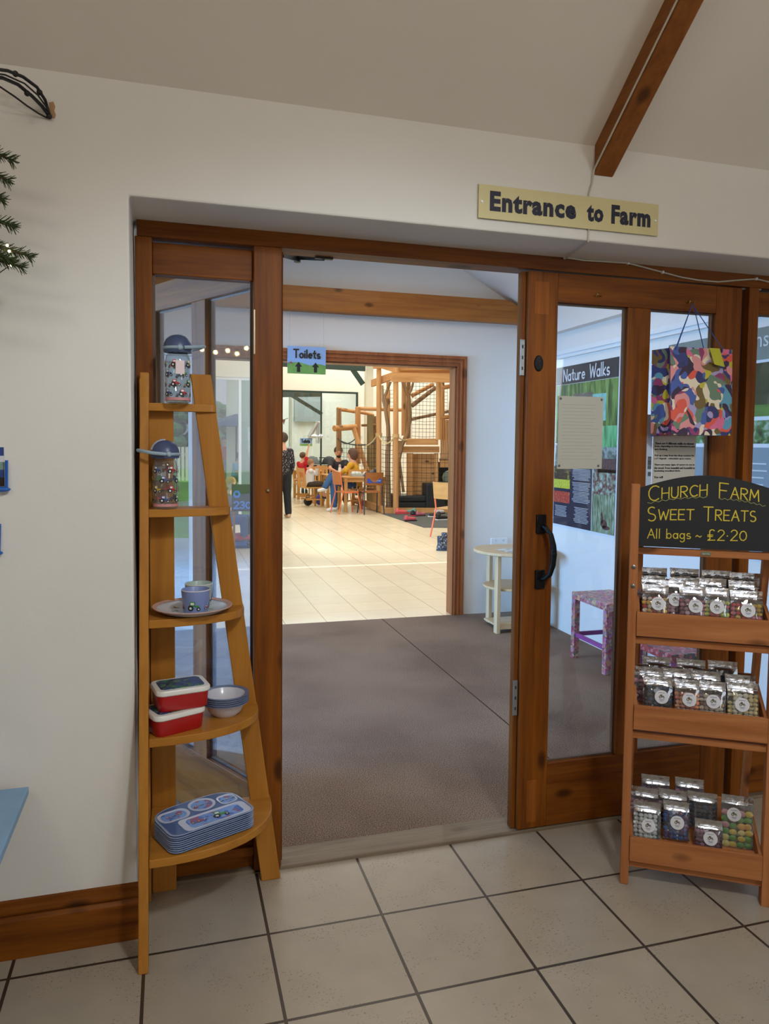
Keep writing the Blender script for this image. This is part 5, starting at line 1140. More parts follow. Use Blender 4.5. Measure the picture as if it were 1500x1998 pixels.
# rope swags
ropem = mat('rope', (206, 186, 140), rough=.9); droid = mat('dark_rope', (70, 78, 74), rough=.9)
def swag(a, b_, sag, m):
    A = atY(*a); B = atY(*b_); P = [A.lerp(B, i/10)-Vector((0, 0, sag*4*(i/10)*(1-i/10))) for i in range(11)]; obj('rope', MB().tube(P, .014, 6), m, PF, smooth=True)
swag((658, 855, 14.5), (694, 855, 14.3), .12, droid); swag((700, 862, 14.3), (735, 850, 13.0), .14, ropem); swag((739, 850, 12.84), (770, 850, 12.3), .16, ropem); swag((774, 851, 12.3), (800, 856, 12.6), .05, ropem); swag((660, 858, 14.5), (735, 862, 13.5), .10, droid)
def net(px0, py0, px1, py1, y0, y1, step, r=.0036, name='net'):
    A = atY(px0, py1, y0); B = atY(px1, py1, y1); A.z = B.z = min(A.z, B.z); h = atY(px0, py0, y0).z-A.z; L_ = (B-A).length; nx = max(2, int(L_/step)); nz_ = max(2, int(h/step)); mb = MB(); rg = random.Random(1)
    for i in range(nx+1):
        P = A.lerp(B, i/nx); mb.tube([P, P+Vector((rg.uniform(-.01, .01), 0, h/2)), P+Vector((0, 0, h))], r, 4)
    for k in range(nz_+1):
        z = Vector((0, 0, h*k/nz_)); mb.tube([A+z, A.lerp(B, .5)+z+Vector((0, 0, rg.uniform(-.02, .01))), B+z], r, 4)
    obj(name, mb, netm, PF)
net(803, 746, 852, 858, 12.62, 12.62, .075); net(776, 884, 884, 985, 12.44, 12.44, .095, .0032); net(856, 758, 872, 812, 12.95, 12.95, .07)
net(664, 866, 736, 950, 14.3, 13.4, .09); net(741, 852, 770, 985, 12.95, 12.4, .09, .004); net(745, 760, 768, 800, 13.8, 13.8, .08)

# mat and sofa
mp_ = [atZ(x, y, .0) for x, y in ((745, 1003), (826, 1029.5), (960, 1031), (960, 1000))]
mb = MB(); mb.add([Vector((p.x, p.y, 0)) for p in mp_]+[Vector((p.x, p.y, .012)) for p in mp_], [(0,3,2,1),(4,5,6,7),(0,1,5,4),(1,2,6,5),(2,3,7,6),(3,0,4,7)])
tag(obj('floor_mat', mb, mat('mat_grey', (84, 86, 84), rough=.95, bump=.3, bscale=90)), 'dark grey mat on the tiles before the climbing frame', 'mat')
lea = mat('black_leather', (30, 34, 36), rough=.45, bump=.1, bscale=30)
sx0 = atY(775, 960, 12.7).x; sx1 = atY(829, 960, 12.7).x; sx2 = atY(866, 960, 12.7).x
sf = thing('sofa', 'black leather corner sofa behind the plinth of the climbing frame', 'sofa', ((sx0+sx2)/2, 13.0, 0))
obj('seat_base', MB().box((sx0, 12.62, .02), (sx1, 13.35, .22)), lea, sf, bevel=.02); obj('seat_cushion', MB().box((sx0, 12.60, .225), (sx1, 13.35, .36)), lea, sf, bevel=.04, seg=3)
obj('arm', MB().box((sx1, 12.60, .02), (sx2, 13.35, .62)), lea, sf, bevel=.03, seg=3); obj('seat_base', MB().box((sx2, 12.7, .02), (sx2+.9, 13.4, .38)), lea, sf, bevel=.03); obj('backrest', MB().box((sx2, 13.3, .3), (sx2+.9, 13.45, .62)), lea, sf, bevel=.04)
cu = MB(); cc_ = atY(879, 935, 13.0); cu.ball((cc_.x, 13.0, .72), .20, 12, (1, .45, .85)); tag(obj('cushion', cu, mat('sage_fabric', (128, 142, 122), rough=.9, var=.1, vscale=30), smooth=True), 'sage green cushion propped on the black sofa', 'cushion')

# ---- chairs and tables
def wooden_chair(loc, rz, label, h=.88, group='pine chairs in the cafe'):
    t = thing('wooden_chair', label, 'chair', loc, rz, group); w2 = .20
    obj('seat', MB().box((-w2, -w2, .43), (w2, w2, .455)), chairw('x'), t, world=False, bevel=.004)
    for x in (-w2+.018, w2-.018):
        obj('leg', MB().box((x-.018, w2-.036, 0), (x+.018, w2, .43)), chairw('z'), t, world=False)
        obj('leg', MB().bar((x, -w2+.018, 0), (x, -w2+.018, .44), .036, .036).bar((x, -w2+.018, .44), (x, -w2-.035, h), .034, .03), chairw('z'), t, world=False)
        obj('stretcher', MB().box((x-.01, -w2+.03, .16), (x+.01, w2-.03, .19)), chairw('y'), t, world=False)
    obj('stretcher', MB().box((-w2+.03, -.01, .16), (w2-.03, .01, .19)), chairw('x'), t, world=False)
    obj('top_rail', MB().bar((-w2+.02, -w2-.03, h-.05), (w2-.02, -w2-.03, h-.05), .022, .09), chairw('x'), t, world=False)
    for x in (-.10, 0, .10): obj('slat', MB().bar((x, -w2+.01, .455), (x, -w2-.03, h-.09), .03, .012), chairw('z'), t, world=False)
    return t
def metal_chair(loc, rz, label, fcol, bcol, group='metal legged cafe chairs', sticker=False):
    t = thing('metal_chair', label, 'chair', loc, rz, group); w2 = .19; fm = mat('frame_%d_%d_%d' % fcol, fcol, rough=.4); wm = wood('ply_%d' % bcol[0], bcol, tuple(int(c*.8) for c in bcol), 'x', rough=.45, knots=0, scale=.4)
    o = MB(); o.add([(-w2, -.18, .44), (w2, -.18, .44), (w2, .20, .455), (-w2, .20, .455), (-w2, -.18, .452), (w2, -.18, .452), (w2, .20, .467), (-w2, .20, .467)], [(0,3,2,1),(4,5,6,7),(0,1,5,4),(1,2,6,5),(2,3,7,6),(3,0,4,7)])
    obj('seat', o, wm, t, world=False, bevel=.003)
    bk = MB(); n = 8
    for i in range(n):
        a0 = -1+2*i/n; a1 = -1+2*(i+1)/n; f = lambda a: -.215-.035*(1-a*a)
        bk.add([(w2*a0, f(a0), .60), (w2*a1, f(a1), .60), (w2*a1, f(a1)-.03, .86), (w2*a0, f(a0)-.03, .86), (w2*a0, f(a0)-.010, .60), (w2*a1, f(a1)-.010, .60), (w2*a1, f(a1)-.04, .86), (w2*a0, f(a0)-.04, .86)], [(0,3,2,1),(4,5,6,7),(0,1,5,4),(2,3,7,6)]+([(3, 0, 4, 7)] if i == 0 else [])+([(1, 2, 6, 5)] if i == n-1 else []))
    b_ = obj('backrest', bk, wm, t, world=False)
    if sticker:
        st2 = obj('sticker', MB().box((-.155, -.266, .645), (.155, -.262, .735)), mat('sticker_blue', (44, 76, 150), rough=.4), b_, world=False)
        m2 = MB(); rr = random.Random(4); x = .13
        while x > -.02: m2.tube([(x, -.267, .68+rr.uniform(0, .03)), (x-.012, -.267, .705), (x-.018, -.267, .675), (x-.03, -.267, .70)], .004, 4); x -= .034
        obj('sticker_scribble', m2, mat('sticker_print', (180, 196, 220), rough=.5), st2, world=False)
    for s in (-1, 1):
        x = s*w2
        obj('leg', MB().tube([(x, -.235, .86), (x, -.20, .62), (x, -.17, .44), (x*1.12, -.27, 0)], .013, 8), fm, t, world=False, smooth=True)
        obj('leg', MB().tube([(x, -.14, .435), (x, .16, .445), (x*1.12, .24, 0)], .013, 8), fm, t, world=False, smooth=True)
    obj('cross_bar', MB().tube([(-w2, .15, .43), (w2, .15, .43)], .010, 8), fm, t, world=False, smooth=True)
    return t
def table(x0, x1, y0, y1, label, h=.74, group='pine tables in the cafe'):
    t = thing('cafe_table', label, 'table', ((x0+x1)/2, (y0+y1)/2, 0), 0, group)
    obj('tabletop', MB().box((x0, y0, h-.03), (x1, y1, h)), chairw('x'), t, bevel=.004); obj('apron', MB().box((x0+.05, y0+.05, h-.11), (x1-.05, y1-.05, h-.03)), chairw('x'), t)
    for x in (x0+.04, x1-.04):
        for y in (y0+.04, y1-.04): obj('leg', MB().box((x-.032, y-.032, 0), (x+.032, y+.032, h-.03)), chairw('z'), t, bevel=.002)
    return t
X = lambda px, y: atY(px, 900, y).x
def G(px, py): v = atZ(px, py, 0); return Vector((v.x, v.y, 0))
table(X(669, 13.1), X(749, 13.1), 12.95, 13.65, 'nearer pine table with napkins and a black helmet on top')
table(X(632, 14.3), X(700, 14.3), 14.0, 14.7, 'pine table behind, at the seated bearded man')
table(X(575, 17.0), X(628, 17.0), 16.6, 17.3, 'pine table furthest back beside the child in red')
metal_chair((X(676, 12.75), 12.72, 0), math.radians(-78), 'orange legged chair with wooden seat at the near end of the table', (226, 112, 62), (198, 120, 66))
metal_chair((X(726, 12.45), 12.55, 0), math.radians(2), 'brown backed chair with blue sticker and black legs', (40, 42, 44), (164, 98, 48), sticker=True)
metal_chair((X(724, 13.9), 13.9, 0), math.radians(170), 'red legged chair on the far side of the near table', (176, 40, 50), (206, 160, 100))
metal_chair((X(886, 8.5), 8.55, 0), math.radians(-62), 'orange metal chair cut by the right door jamb beside boots', (226, 112, 62), (206, 160, 104))
wooden_chair((X(606, 14.4), 14.4, 0), math.radians(-80), 'pine chair holding the child in white')
wooden_chair((X(598, 15.4), 15.4, 0), math.radians(-100), 'pine chair behind the child in white')
wooden_chair((X(585, 16.3), 16.0, 0), math.radians(-100), 'pine chair at the far left under the child in red')
wooden_chair((X(624, 15.6), 15.6, 0), math.radians(170), 'pine chair with slatted back behind the child in white')
wooden_chair((X(638, 16.2), 16.2, 0), math.radians(175), 'pine chair with slatted back left of the bearded man')
wooden_chair((X(690, 13.9), 13.78, 0), math.radians(0), 'pine chair under the woman in yellow')
# small things on the near table
tz = .74
bt_ = thing('drink_bottle', 'white drinking bottle with pale top on the table by the man', 'bottle', (X(663, 13.9), 14.1, tz)); bt_.location.x = X(663, 14.1)
obj('bottle_body', MB().lathe([(.001, 0), (.04, 0), (.042, .02), (.038, .10), (.034, .15), (.026, .17)], n=18), white, bt_, smooth=True, world=False); obj('bottle_top', MB().lathe([(.028, .165), (.03, .20), (.02, .23), (.001, .235)], n=18), mat('mauve_cap', (196, 176, 190), rough=.5), bt_, smooth=True, world=False)
nk = thing('napkin_box', 'low box of white napkins on the near pine table', 'box', (X(699, 13.2), 13.2, tz))
obj('box_tray', MB().box((-.16, -.10, 0), (.16, .10, .06)), mat('tray_grey', (170, 176, 170), rough=.6), nk, world=False, bevel=.004)
nm_ = MB(); rr = random.Random(8)
for i in range(16): nm_.ball((rr.uniform(-.13, .13), rr.uniform(-.08, .08), .075), .032, 6, (1, .6, 1))
o = obj('napkins', nm_, mat('napkin_white', (216, 222, 214), rough=.8, var=.12, vscale=60), nk, world=False, smooth=True); o['kind'] = 'stuff'
hb = thing('helmet', 'black cycle helmet with straps resting on the near table edge', 'helmet', (X(724, 13.1), 13.12, tz))
obj('shell', MB().ball((.03, 0, .06), .12, 12, (1, .8, .62)), mat('helmet_black', (30, 32, 40), rough=.35), hb, world=False, smooth=True); obj('visor', MB().ball((.09, -.02, .12), .06, 10, (.7, .8, 1)), mat('helmet_navy', (36, 44, 60), rough=.3), hb, world=False, smooth=True); obj('strap', MB().tube([(-.10, -.05, .02), (-.16, -.04, .03), (-.20, .02, .015), (-.12, .05, .02)], .008, 6), black, hb, world=False, smooth=True)

# ---- people
def capsule(mb, p, q, r0, r1, n=12):
    p = Vector(p); q = Vector(q); d = (q-p); L_ = d.length or 1e-4; d.normalize(); pts = []; rs = []
    for i in range(5): a = PI/2*i/5; pts.append(p-d*r0*math.cos(a)); rs.append(max(.0008, r0*math.sin(a)))
    pts += [p, q]; rs += [r0, r1]
    for i in range(1, 6): a = PI/2*i/5; pts.append(q+d*r1*math.sin(a)); rs.append(max(.0008, r1*math.cos(a)))
    mb.tube(pts, rs, n); return mb
def remesh(name, mb, m, par, vox):
    o = obj(name, mb, m, par); r = o.modifiers.new('union', 'REMESH'); r.mode = 'VOXEL'; r.voxel_size = vox; r.use_smooth_shade = True
    s = o.modifiers.new('soft', 'SMOOTH'); s.iterations = 4; s.factor = .6; return o
def person(label, J, s, skin, hair, top, bottom, shoe, face, hairlen=0, sleeves='short', legs='long', topname='shirt', dots=False, beard=False, shoes=True, cap=None):
    """J: joint name -> world point. face: direction the face looks"""
    base = min((J[k] for k in J), key=lambda v: v.z); t = thing('person', label, 'person', (J['pelvis'].x, J['pelvis'].y, 0), 0)
    sk = mat('skin_%d' % skin[0], skin, rough=.55); hd = J['head']; F_ = Vector(face).normalized(); U_ = Vector((0, 0, 1)); S_ = F_.cross(U_).normalized()
    b = MB(); hr = .098*s
    b.ball(hd, hr, 14, (.92, .92, 1.18)); b.ball(hd+F_*hr*.25-U_*hr*.55, hr*.74, 12); b.ball(hd+F_*hr*1.02-U_*hr*.12, hr*.17, 8, (1, 1, 1.3))
    for sd in (-1, 1): b.ball(hd+S_*sd*hr*.93-U_*hr*.1, hr*.2, 8, (.7, .7, 1.2))
    capsule(b, hd-U_*hr*.8, J['neck'], .052*s, .058*s); capsule(b, J['neck'], J['chest'], .075*s, .125*s); capsule(b, J['chest'], J['pelvis'], .128*s, .135*s)
    for q in ('L', 'R'):
        sh, el, wr = J['sh'+q], J['el'+q], J['wr'+q]
        capsule(b, J['chest']+U_*.05*s, sh, .07*s, .058*s); capsule(b, sh, el, .052*s, .040*s); capsule(b, el, wr, .040*s, .026*s)
        d = (wr-el).normalized(); si = d.cross(U_); si = si.normalized() if si.length > .1 else S_; up = si.cross(d); pm = wr+d*.045*s
        capsule(b, wr, pm, .027*s, .036*s)
        for i, ln in enumerate((.062, .072, .068, .052)):
            o_ = si*(i-1.5)*.019*s; p1 = pm+d*.02*s+o_; p2 = p1+d*ln*.55*s-up*.008*s; p3 = p2+d*ln*.35*s-up*.026*s; capsule(b, p1, p2, .0095*s, .009*s, 8); capsule(b, p2, p3, .009*s, .0075*s, 8)
        capsule(b, wr+si*-.02*s+d*.015*s, wr-si*.055*s+d*.05*s, .012*s, .010*s, 8)
        hp, kn, an = J['hip'+q], J['kn'+q], J['an'+q]
        capsule(b, J['pelvis'], hp, .12*s, .095*s); capsule(b, hp, kn, .086*s, .060*s); capsule(b, kn, an, .058*s, .038*s); toe = J['toe'+q]; capsule(b, an-U_*.02*s, toe, .036*s, .028*s)
    remesh('body', b, sk, t, .013*s)
    e = MB()
    for sd in (-1, 1): eb = obj('eye', MB().ball(hd+F_*hr*.90+S_*sd*hr*.36+U_*hr*.05, hr*.10, 8), mat('eye_dark', (30, 24, 22), rough=.3), t, smooth=True)
    obj('mouth', MB().ball(hd+F_*hr*.93-U_*hr*.56, hr*.2, 8, (1, 1, .28)), mat('lips', (150, 84, 76), rough=.5), t, smooth=True)
    # hair
    h = MB(); hm = mat('hair_%d_%d' % hair[:2], hair, rough=.7)
    h.ball(hd-F_*hr*.20+U_*hr*.26, hr*1.09, 12, (1, 1, 1.05))
    if hairlen: h.ball(hd-F_*hr*.55-U_*hr*.2, hr*1.0, 12, (1, 1, 1+.5*hairlen)); [h.ball(hd+S_*sd*hr*.72-F_*hr*.2-U_*hr*.25*hairlen, hr*.55, 10, (.8, .8, 1.7)) for sd in (-1, 1)]
    if beard: h.ball(hd+F_*hr*.44-U_*hr*.92, hr*.56, 10, (1.05, .95, .9))
    remesh('hair', h, hm, t, .012*s)
    if cap:
        c = MB(); c.ball(hd+U_*hr*.5, hr*1.12, 12, (1, 1, .8)); c.ball(hd-F_*hr*.9+U_*hr*.30, hr*.62, 10, (1.2, 1.2, .22)); remesh('cap', c, mat('cap_%d' % cap[0], cap, rough=.8), t, .012)
    # top
    c = MB(); g = .016*s
    capsule(c, J['neck']-U_*.045*s, J['chest'], .080*s, .128*s+g); capsule(c, J['chest'], J['pelvis']+U_*.03*s, .128*s+g, .135*s+g)
    for q in ('L', 'R'):
        sh, el, wr = J['sh'+q], J['el'+q], J['wr'+q]; capsule(c, J['chest']+U_*.05*s, sh, .07*s+g, .058*s+g)
        if sleeves == 'long': capsule(c, sh, el, .055*s+g, .046*s+g); capsule(c, el, el.lerp(wr, .85), .046*s+g, .032*s+g)
        else: capsule(c, sh, sh.lerp(el, .6), .056*s+g, .052*s+g)
    tm_ = mat(topname+'_%d_%d' % top[:2], top, rough=.85)
    to = remesh(topname, c, tm_, t, .013*s)
    if dots:
        nt = tm_.node_tree; v = nt.nodes.new('ShaderNodeTexVoronoi'); v.inputs['Scale'].default_value = 38; tc = nt.nodes.new('ShaderNodeTexCoord'); nt.links.new(tc.outputs['Object'], v.inputs['Vector'])
        r = nt.nodes.new('ShaderNodeValToRGB'); r.color_ramp.interpolation = 'CONSTANT'; r.color_ramp.elements[0].color = rgb(210, 206, 210); r.color_ramp.elements[1].position = .22; r.color_ramp.elements[1].color = rgb(*top); nt.links.new(v.outputs['Distance'], r.inputs[0]); nt.links.new(r.outputs[0], nt.nodes['Principled BSDF'].inputs['Base Color'])
    c = MB()
    for q in ('L', 'R'):
        hp, kn, an = J['hip'+q], J['kn'+q], J['an'+q]; capsule(c, J['pelvis'], hp, .125*s+g, .10*s+g*.8)
        if legs == 'long': capsule(c, hp, kn, .094*s+g, .068*s+g); capsule(c, kn, kn.lerp(an, .92), .066*s+g, .052*s+g*1.2)
        else: capsule(c, hp, hp.lerp(kn, .85), .094*s+g, .072*s+g)
    remesh('trousers' if legs == 'long' else 'shorts', c, mat('legs_%d_%d' % bottom[:2], bottom, rough=.9), t, .014*s)
    if shoes:
        for q in ('L', 'R'):
            an = J['an'+q]; toe = J['toe'+q]; c = MB(); d = (toe-an); d = d.normalized(); capsule(c, an-Vector((0, 0, .035*s))-d*.03*s, toe, .046*s, .038*s); remesh('shoe', c, mat('shoe_%d' % shoe[0], shoe, rough=.6), t, .012*s)
    return t
def seated(px, pyhead, y, s, fx, fy, seat=.5, lean=0):
    """default seated pose at column px with seat height; f = facing in plan"""
    F_ = Vector((fx, fy, 0)).normalized(); S_ = Vector((F_.y, -F_.x, 0)); P = Vector((X(px, y), y, seat+.06*s)); J = {}; U = Vector((0, 0, 1))
    J['pelvis'] = P; J['chest'] = P+U*.36*s+F_*lean*.5; J['neck'] = P+U*.52*s+F_*lean*.8; J['head'] = P+U*.70*s+F_*(lean+.02)
    for q, sg in (('L', -1), ('R', 1)):
        J['sh'+q] = J['chest']+U*.09*s+S_*sg*.17*s; J['el'+q] = J['sh'+q]-U*.24*s+F_*.10*s+S_*sg*.04*s; J['wr'+q] = J['el'+q]+F_*.23*s+U*.05*s-S_*sg*.08*s
        J['hip'+q] = P+S_*sg*.09*s; J['kn'+q] = P+F_*.42*s+S_*sg*.11*s+U*.02; J['an'+q] = Vector((J['kn'+q].x, J['kn'+q].y, max(.07, J['kn'+q].z-.42*s)))+F_*.02; J['toe'+q] = J['an'+q]+F_*.14*s-U*.035
    return J
SKIN = (214, 160, 132)
# bearded man in black facing the camera behind the table
J = seated(660, 886, 14.95, 1.02, -.1, -1, .47)
J['elL'] = Vector((X(673, 14.75), 14.72, .86)); J['wrL'] = Vector((X(664, 14.55), 14.55, .80)); J['elR'] = Vector((X(643, 14.7), 14.66, .86)); J['wrR'] = Vector((X(656, 14.5), 14.5, .80))
person('bearded man in a black T-shirt seated facing the doorway, arms on the table', J, 1.02, (206, 150, 120), (58, 42, 36), (44, 42, 46), (50, 54, 66), (60, 60, 60), (-.05, -1, -.1), beard=True)
# woman in yellow, back to us, legs crossed to the left
J = seated(690, 884, 13.78, .98, -.55, .35, .47, .03); S_ = Vector((0, 0, 0))
J['knL'] = atY(650, 938, 13.3); J['anL'] = atY(652, 978, 13.2); J['anL'].z = .09; J['toeL'] = atY(640, 985, 13.15); J['toeL'].z = .035
J['knR'] = atY(647, 928, 13.35); J['anR'] = atY(633, 952, 13.15); J['toeR'] = atY(622, 957, 13.1)
J['elL'] = atY(676, 918, 13.65); J['wrL'] = Vector((X(668, 13.95), 13.98, .80)); J['elR'] = atY(684, 916, 13.95); J['wrR'] = Vector((X(672, 14.1), 14.12, .80))
person('woman in a yellow jumper and blue jeans seated with crossed legs and white shoes', J, .98, SKIN, (92, 62, 46), (212, 158, 34), (52, 88, 132), (226, 228, 232), (-.8, .45, -.05), hairlen=.8, sleeves='long', topname='jumper')
# child in white
J = seated(605, 908, 14.4, .70, 1, -.05, .465); J['elL'] = atY(618, 925, 14.3); J['wrL'] = atY(618, 914, 14.2); J['elR'] = atY(617, 925, 14.5); J['wrR'] = atY(619, 913, 14.45)
person('small child in a white top and dark shorts sitting sideways holding a snack', J, .70, (222, 170, 142), (150, 112, 74), (228, 228, 234), (66, 58, 46), (60, 60, 60), (1, -.1, .05), sleeves='long', legs='short', topname='top')
# child in red with a cap, kneeling up on a chair further back
J = seated(590, 884, 16.0, .74, .6, .5, .56); 
for q in 'LR': J['kn'+q] = J['hip'+q]+Vector((.14, .10, -.06)); J['an'+q] = J['hip'+q]+Vector((-.10, -.06, -.06)); J['toe'+q] = J['an'+q]+Vector((-.08, -.03, 0))
J['wrR'] = atY(602, 872, 15.9); J['elR'] = atY(598, 887, 15.9)
person('child in a red top and green cap kneeling up on a far chair', J, .74, (216, 164, 136), (90, 62, 44), (186, 34, 44), (196, 158, 112), (120, 100, 80), (.8, .4, 0), topname='top', cap=(86, 92, 70), shoes=False)
# standing woman at the left jamb
def standing(px, y, s, fx, fy):
    F_ = Vector((fx, fy, 0)).normalized(); S_ = Vector((F_.y, -F_.x, 0)); P = Vector((X(px, y), y, .92*s)); J = {}; U = Vector((0, 0, 1))
    J['pelvis'] = P; J['chest'] = P+U*.34*s; J['neck'] = P+U*.52*s; J['head'] = P+U*.68*s
    for q, sg in (('L', -1), ('R', 1)):
        J['sh'+q] = J['chest']+U*.08*s+S_*sg*.17*s; J['el'+q] = J['sh'+q]-U*.27*s+S_*sg*.05*s; J['wr'+q] = J['el'+q]-U*.20*s+F_*.10*s
        J['hip'+q] = P+S_*sg*.09*s; J['kn'+q] = P-U*.42*s+S_*sg*.09*s+F_*(.04 if q == 'L' else -.03); J['an'+q] = Vector((J['kn'+q].x, J['kn'+q].y, .075))+F_*(.03 if q == 'L' else -.06); J['toe'+q] = J['an'+q]+F_*.13*s-U*.035
    return J
J = standing(551, 12.0, .95, -.3, 1)
person('woman in a dotted black blouse and black trousers standing at the left jamb', J, .95, SKIN, (70, 50, 42), (34, 30, 36), (26, 26, 30), (196, 158, 124), (-.3, 1, 0), sleeves='long', topname='blouse', dots=True)
J = standing(552, 16.6, .95, .2, -1)
person('distant person in grey top beyond the woman in dotted blouse', J, .95, SKIN, (60, 46, 40), (150, 160, 170), (100, 120, 150), (60, 60, 60), (.2, -1, 0), topname='top')

# ---- prams, balloon, far sign, bunting
def pram(px, y, label, hood):
    t = thing('pushchair', label, 'pushchair', (X(px, y), y, 0), 0, 'pushchairs by the glass partition')
    h = MB(); prof = [(.26*math.sin(a), .26*(1-math.cos(a))) for a in [PI/2*i/8 for i in range(9)]]; h.lathe([(max(.001, .20*math.cos(a)), .88+.22*math.sin(a)) for a in [PI/2*i/8 for i in range(9)]], n=20); obj('hood', h, mat('hood_%d' % hood[0], hood, rough=.8), t, world=False, smooth=True)
    obj('seat', MB().bar((0, 0, .45), (0, .1, .85), .36, .10, (0, 1, 0)), black, t, world=False, bevel=.01); obj('handle', MB().tube([(-.2, .3, .95), (-.2, .36, 1.05), (.2, .36, 1.05), (.2, .3, .95)], .014, 8), black, t, world=False, smooth=True)
    for sx in (-.2, .2):
        obj('frame_leg', MB().tube([(sx, .3, .95), (sx, -.25, .12)], .013, 8), black, t, world=False, smooth=True); obj('frame_leg', MB().tube([(sx, -.05, .5), (sx, .30, .12)], .013, 8), black, t, world=False, smooth=True)
        for yy in (-.25, .30): obj('wheel', MB().lathe([(.02, -.02), (.11, -.02), (.12, 0), (.11, .02), (.02, .02)], (sx, yy, .12), 18, Matrix(((0, 0, 1), (1, 0, 0), (0, 1, 0)))), black, t, world=False, smooth=True)
    obj('bumper_bar', MB().tube([(-.2, -.02, .78), (-.16, -.24, .80), (.16, -.24, .80), (.2, -.02, .78)], .016, 8), mat('grey_foam', (96, 102, 104), rough=.8), t, world=False, smooth=True)
pram(609, 17.4, 'grey hooded pushchair beside the child in red', (96, 104, 106)); pram(642, 17.4, 'black hooded pushchair to the left of the bearded man', (48, 52, 56))
fb = MB(); o4 = atY(607, 865, 17.7); strokes(fb, '4', Vector((o4.x, 17.9, atY(607, 862, 17.7).z)), (1, 0, 0), (0, 0, 1), .52, .115, wid=.40)
o = obj('foil_balloon', fb, mat('balloon_foil', (206, 210, 214), rough=.2, metal=.8, bump=.5, bscale=6), bevel=.02); tag(o, 'silver foil balloon shaped like the number 4 at the partition', 'balloon')
o.modifiers['bevel'].segments = 3; sl_ = o.modifiers.new('solid', 'SOLIDIFY'); sl_.thickness = .08
ts2 = thing('toilets_sign', 'small far Toilets sign with right arrow on the glass partition', 'sign', atY(596, 870, 17.98)); a = atY(585, 870, 17.98); b_ = atY(609, 855, 17.98)
obj('sign_board', MB().box((a.x, 17.98, a.z), (b_.x, 17.99, b_.z)), mat('sign_sky', (150, 184, 232), rough=.4), ts2); obj('green_hills', MB().box((a.x, 17.978, a.z), (b_.x, 17.98, a.z+.06)), mat('sign_green', (120, 168, 84)), ts2)
mb = MB(); strokes(mb, 'Toilets', (a.x+.04, 17.977, a.z+.09), (1, 0, 0), (0, 0, 1), .085, .022, wid=.24); obj('lettering', mb, mat('print_black', (28, 28, 30)), ts2)
bu = thing('bunting', 'small string of pennant bunting at the left of the doorway', 'bunting', atY(553, 822, 13.0)); mb = MB()
obj('cord', MB().tube([atY(540, 815, 13.0), atY(553, 819, 13.0), atY(562, 816, 13.0)], .006, 5), droid, bu)
obj('pennant', MB().add([atY(550, 819, 13.0), atY(557, 819, 13.0), atY(553.5, 829, 13.0), atY(550, 819, 13.01), atY(557, 819, 13.01), atY(553.5, 829, 13.01)], [(0, 1, 2), (5, 4, 3), (0, 3, 4, 1), (1, 4, 5, 2), (2, 5, 3, 0)]), mat('pennant_brown', (120, 90, 80), rough=.8), bu)
# bags under the near table
for px, y, c_, r_, lb in ((601, 14.7, (34, 32, 34), .10, 'small black bag on the floor under the pine chair'), (624, 14.9, (70, 70, 160), .12, 'blue and purple bag on the floor under the table')):
    t = thing('bag', lb, 'bag', (X(px, y), y, 0)); obj('bag_body', MB().ball((0, 0, r_*1.0), r_, 10, (1, .7, 1)), mat('bag_%d' % c_[0], c_, rough=.7), t, world=False, smooth=True); obj('bag_handle', MB().tube([(-.04, 0, r_*1.9), (-.03, 0, r_*2.4), (.03, 0, r_*2.4), (.04, 0, r_*1.9)], .007, 6), black, t, world=False, smooth=True)

# ---- shoes on the mat, boots
def shoe(px, py, rz, c, sole, label, s=1):
    P = G(px, py); t = thing('shoe', label, 'shoe', (P.x, P.y, .0125), rz, 'shoes left on the mat')
    o = MB(); pts = [(-.11, .034), (-.06, .032), (0, .030), (.06, .036), (.10, .030), (.125, .012)]; poly = [(x*s, w_*s) for x, w_ in pts]+[(x*s, -w_*s) for x, w_ in reversed(pts)]
    o.prism(poly, lambda a, b: (a, b, 0), lambda a, b: (a, b, .018*s)); obj('sole', o, mat('sole_%d' % sole[0], sole, rough=.7), t, world=False, bevel=.003)
    u = MB(); capsule(u, (-.075*s, 0, .045*s), (.075*s, 0, .035*s), .037*s, .030*s, 10); u.ball((-.07*s, 0, .065*s), .036*s, 8, (1, .9, 1)); obj('upper', u, mat('upper_%d_%d' % c[:2], c, rough=.7), t, world=False, smooth=True); return t
shoe(783, 1004, .1, (226, 96, 92), (200, 70, 70), 'coral shoe at the left end of the mat', 1.2); shoe(800, 1003, 3.0, (110, 150, 130), (226, 96, 92), 'green and coral shoe beside the coral one', 1.2)
shoe(812, 1008, .2, (44, 34, 40), (200, 200, 204), 'dark shoe with pink heel in the middle of the mat', 1.2); shoe(820, 1008, .3, (176, 96, 112), (60, 40, 46), 'dusky pink shoe beside the dark one', 1.0)
shoe(800, 1018, .1, (190, 80, 90), (40, 30, 34), 'dark red shoe nearest the tiles', 1.1); shoe(857, 1004, .5, (222, 216, 218), (40, 36, 40), 'white trainer at the right of the mat', 1.3); shoe(848, 1010, 2.8, (50, 46, 50), (222, 222, 222), 'black and white trainer beside the white one', 1.1); shoe(862, 1016, .2, (26, 26, 28), (214, 214, 214), 'black shoe in front of the white trainer', 1.2)
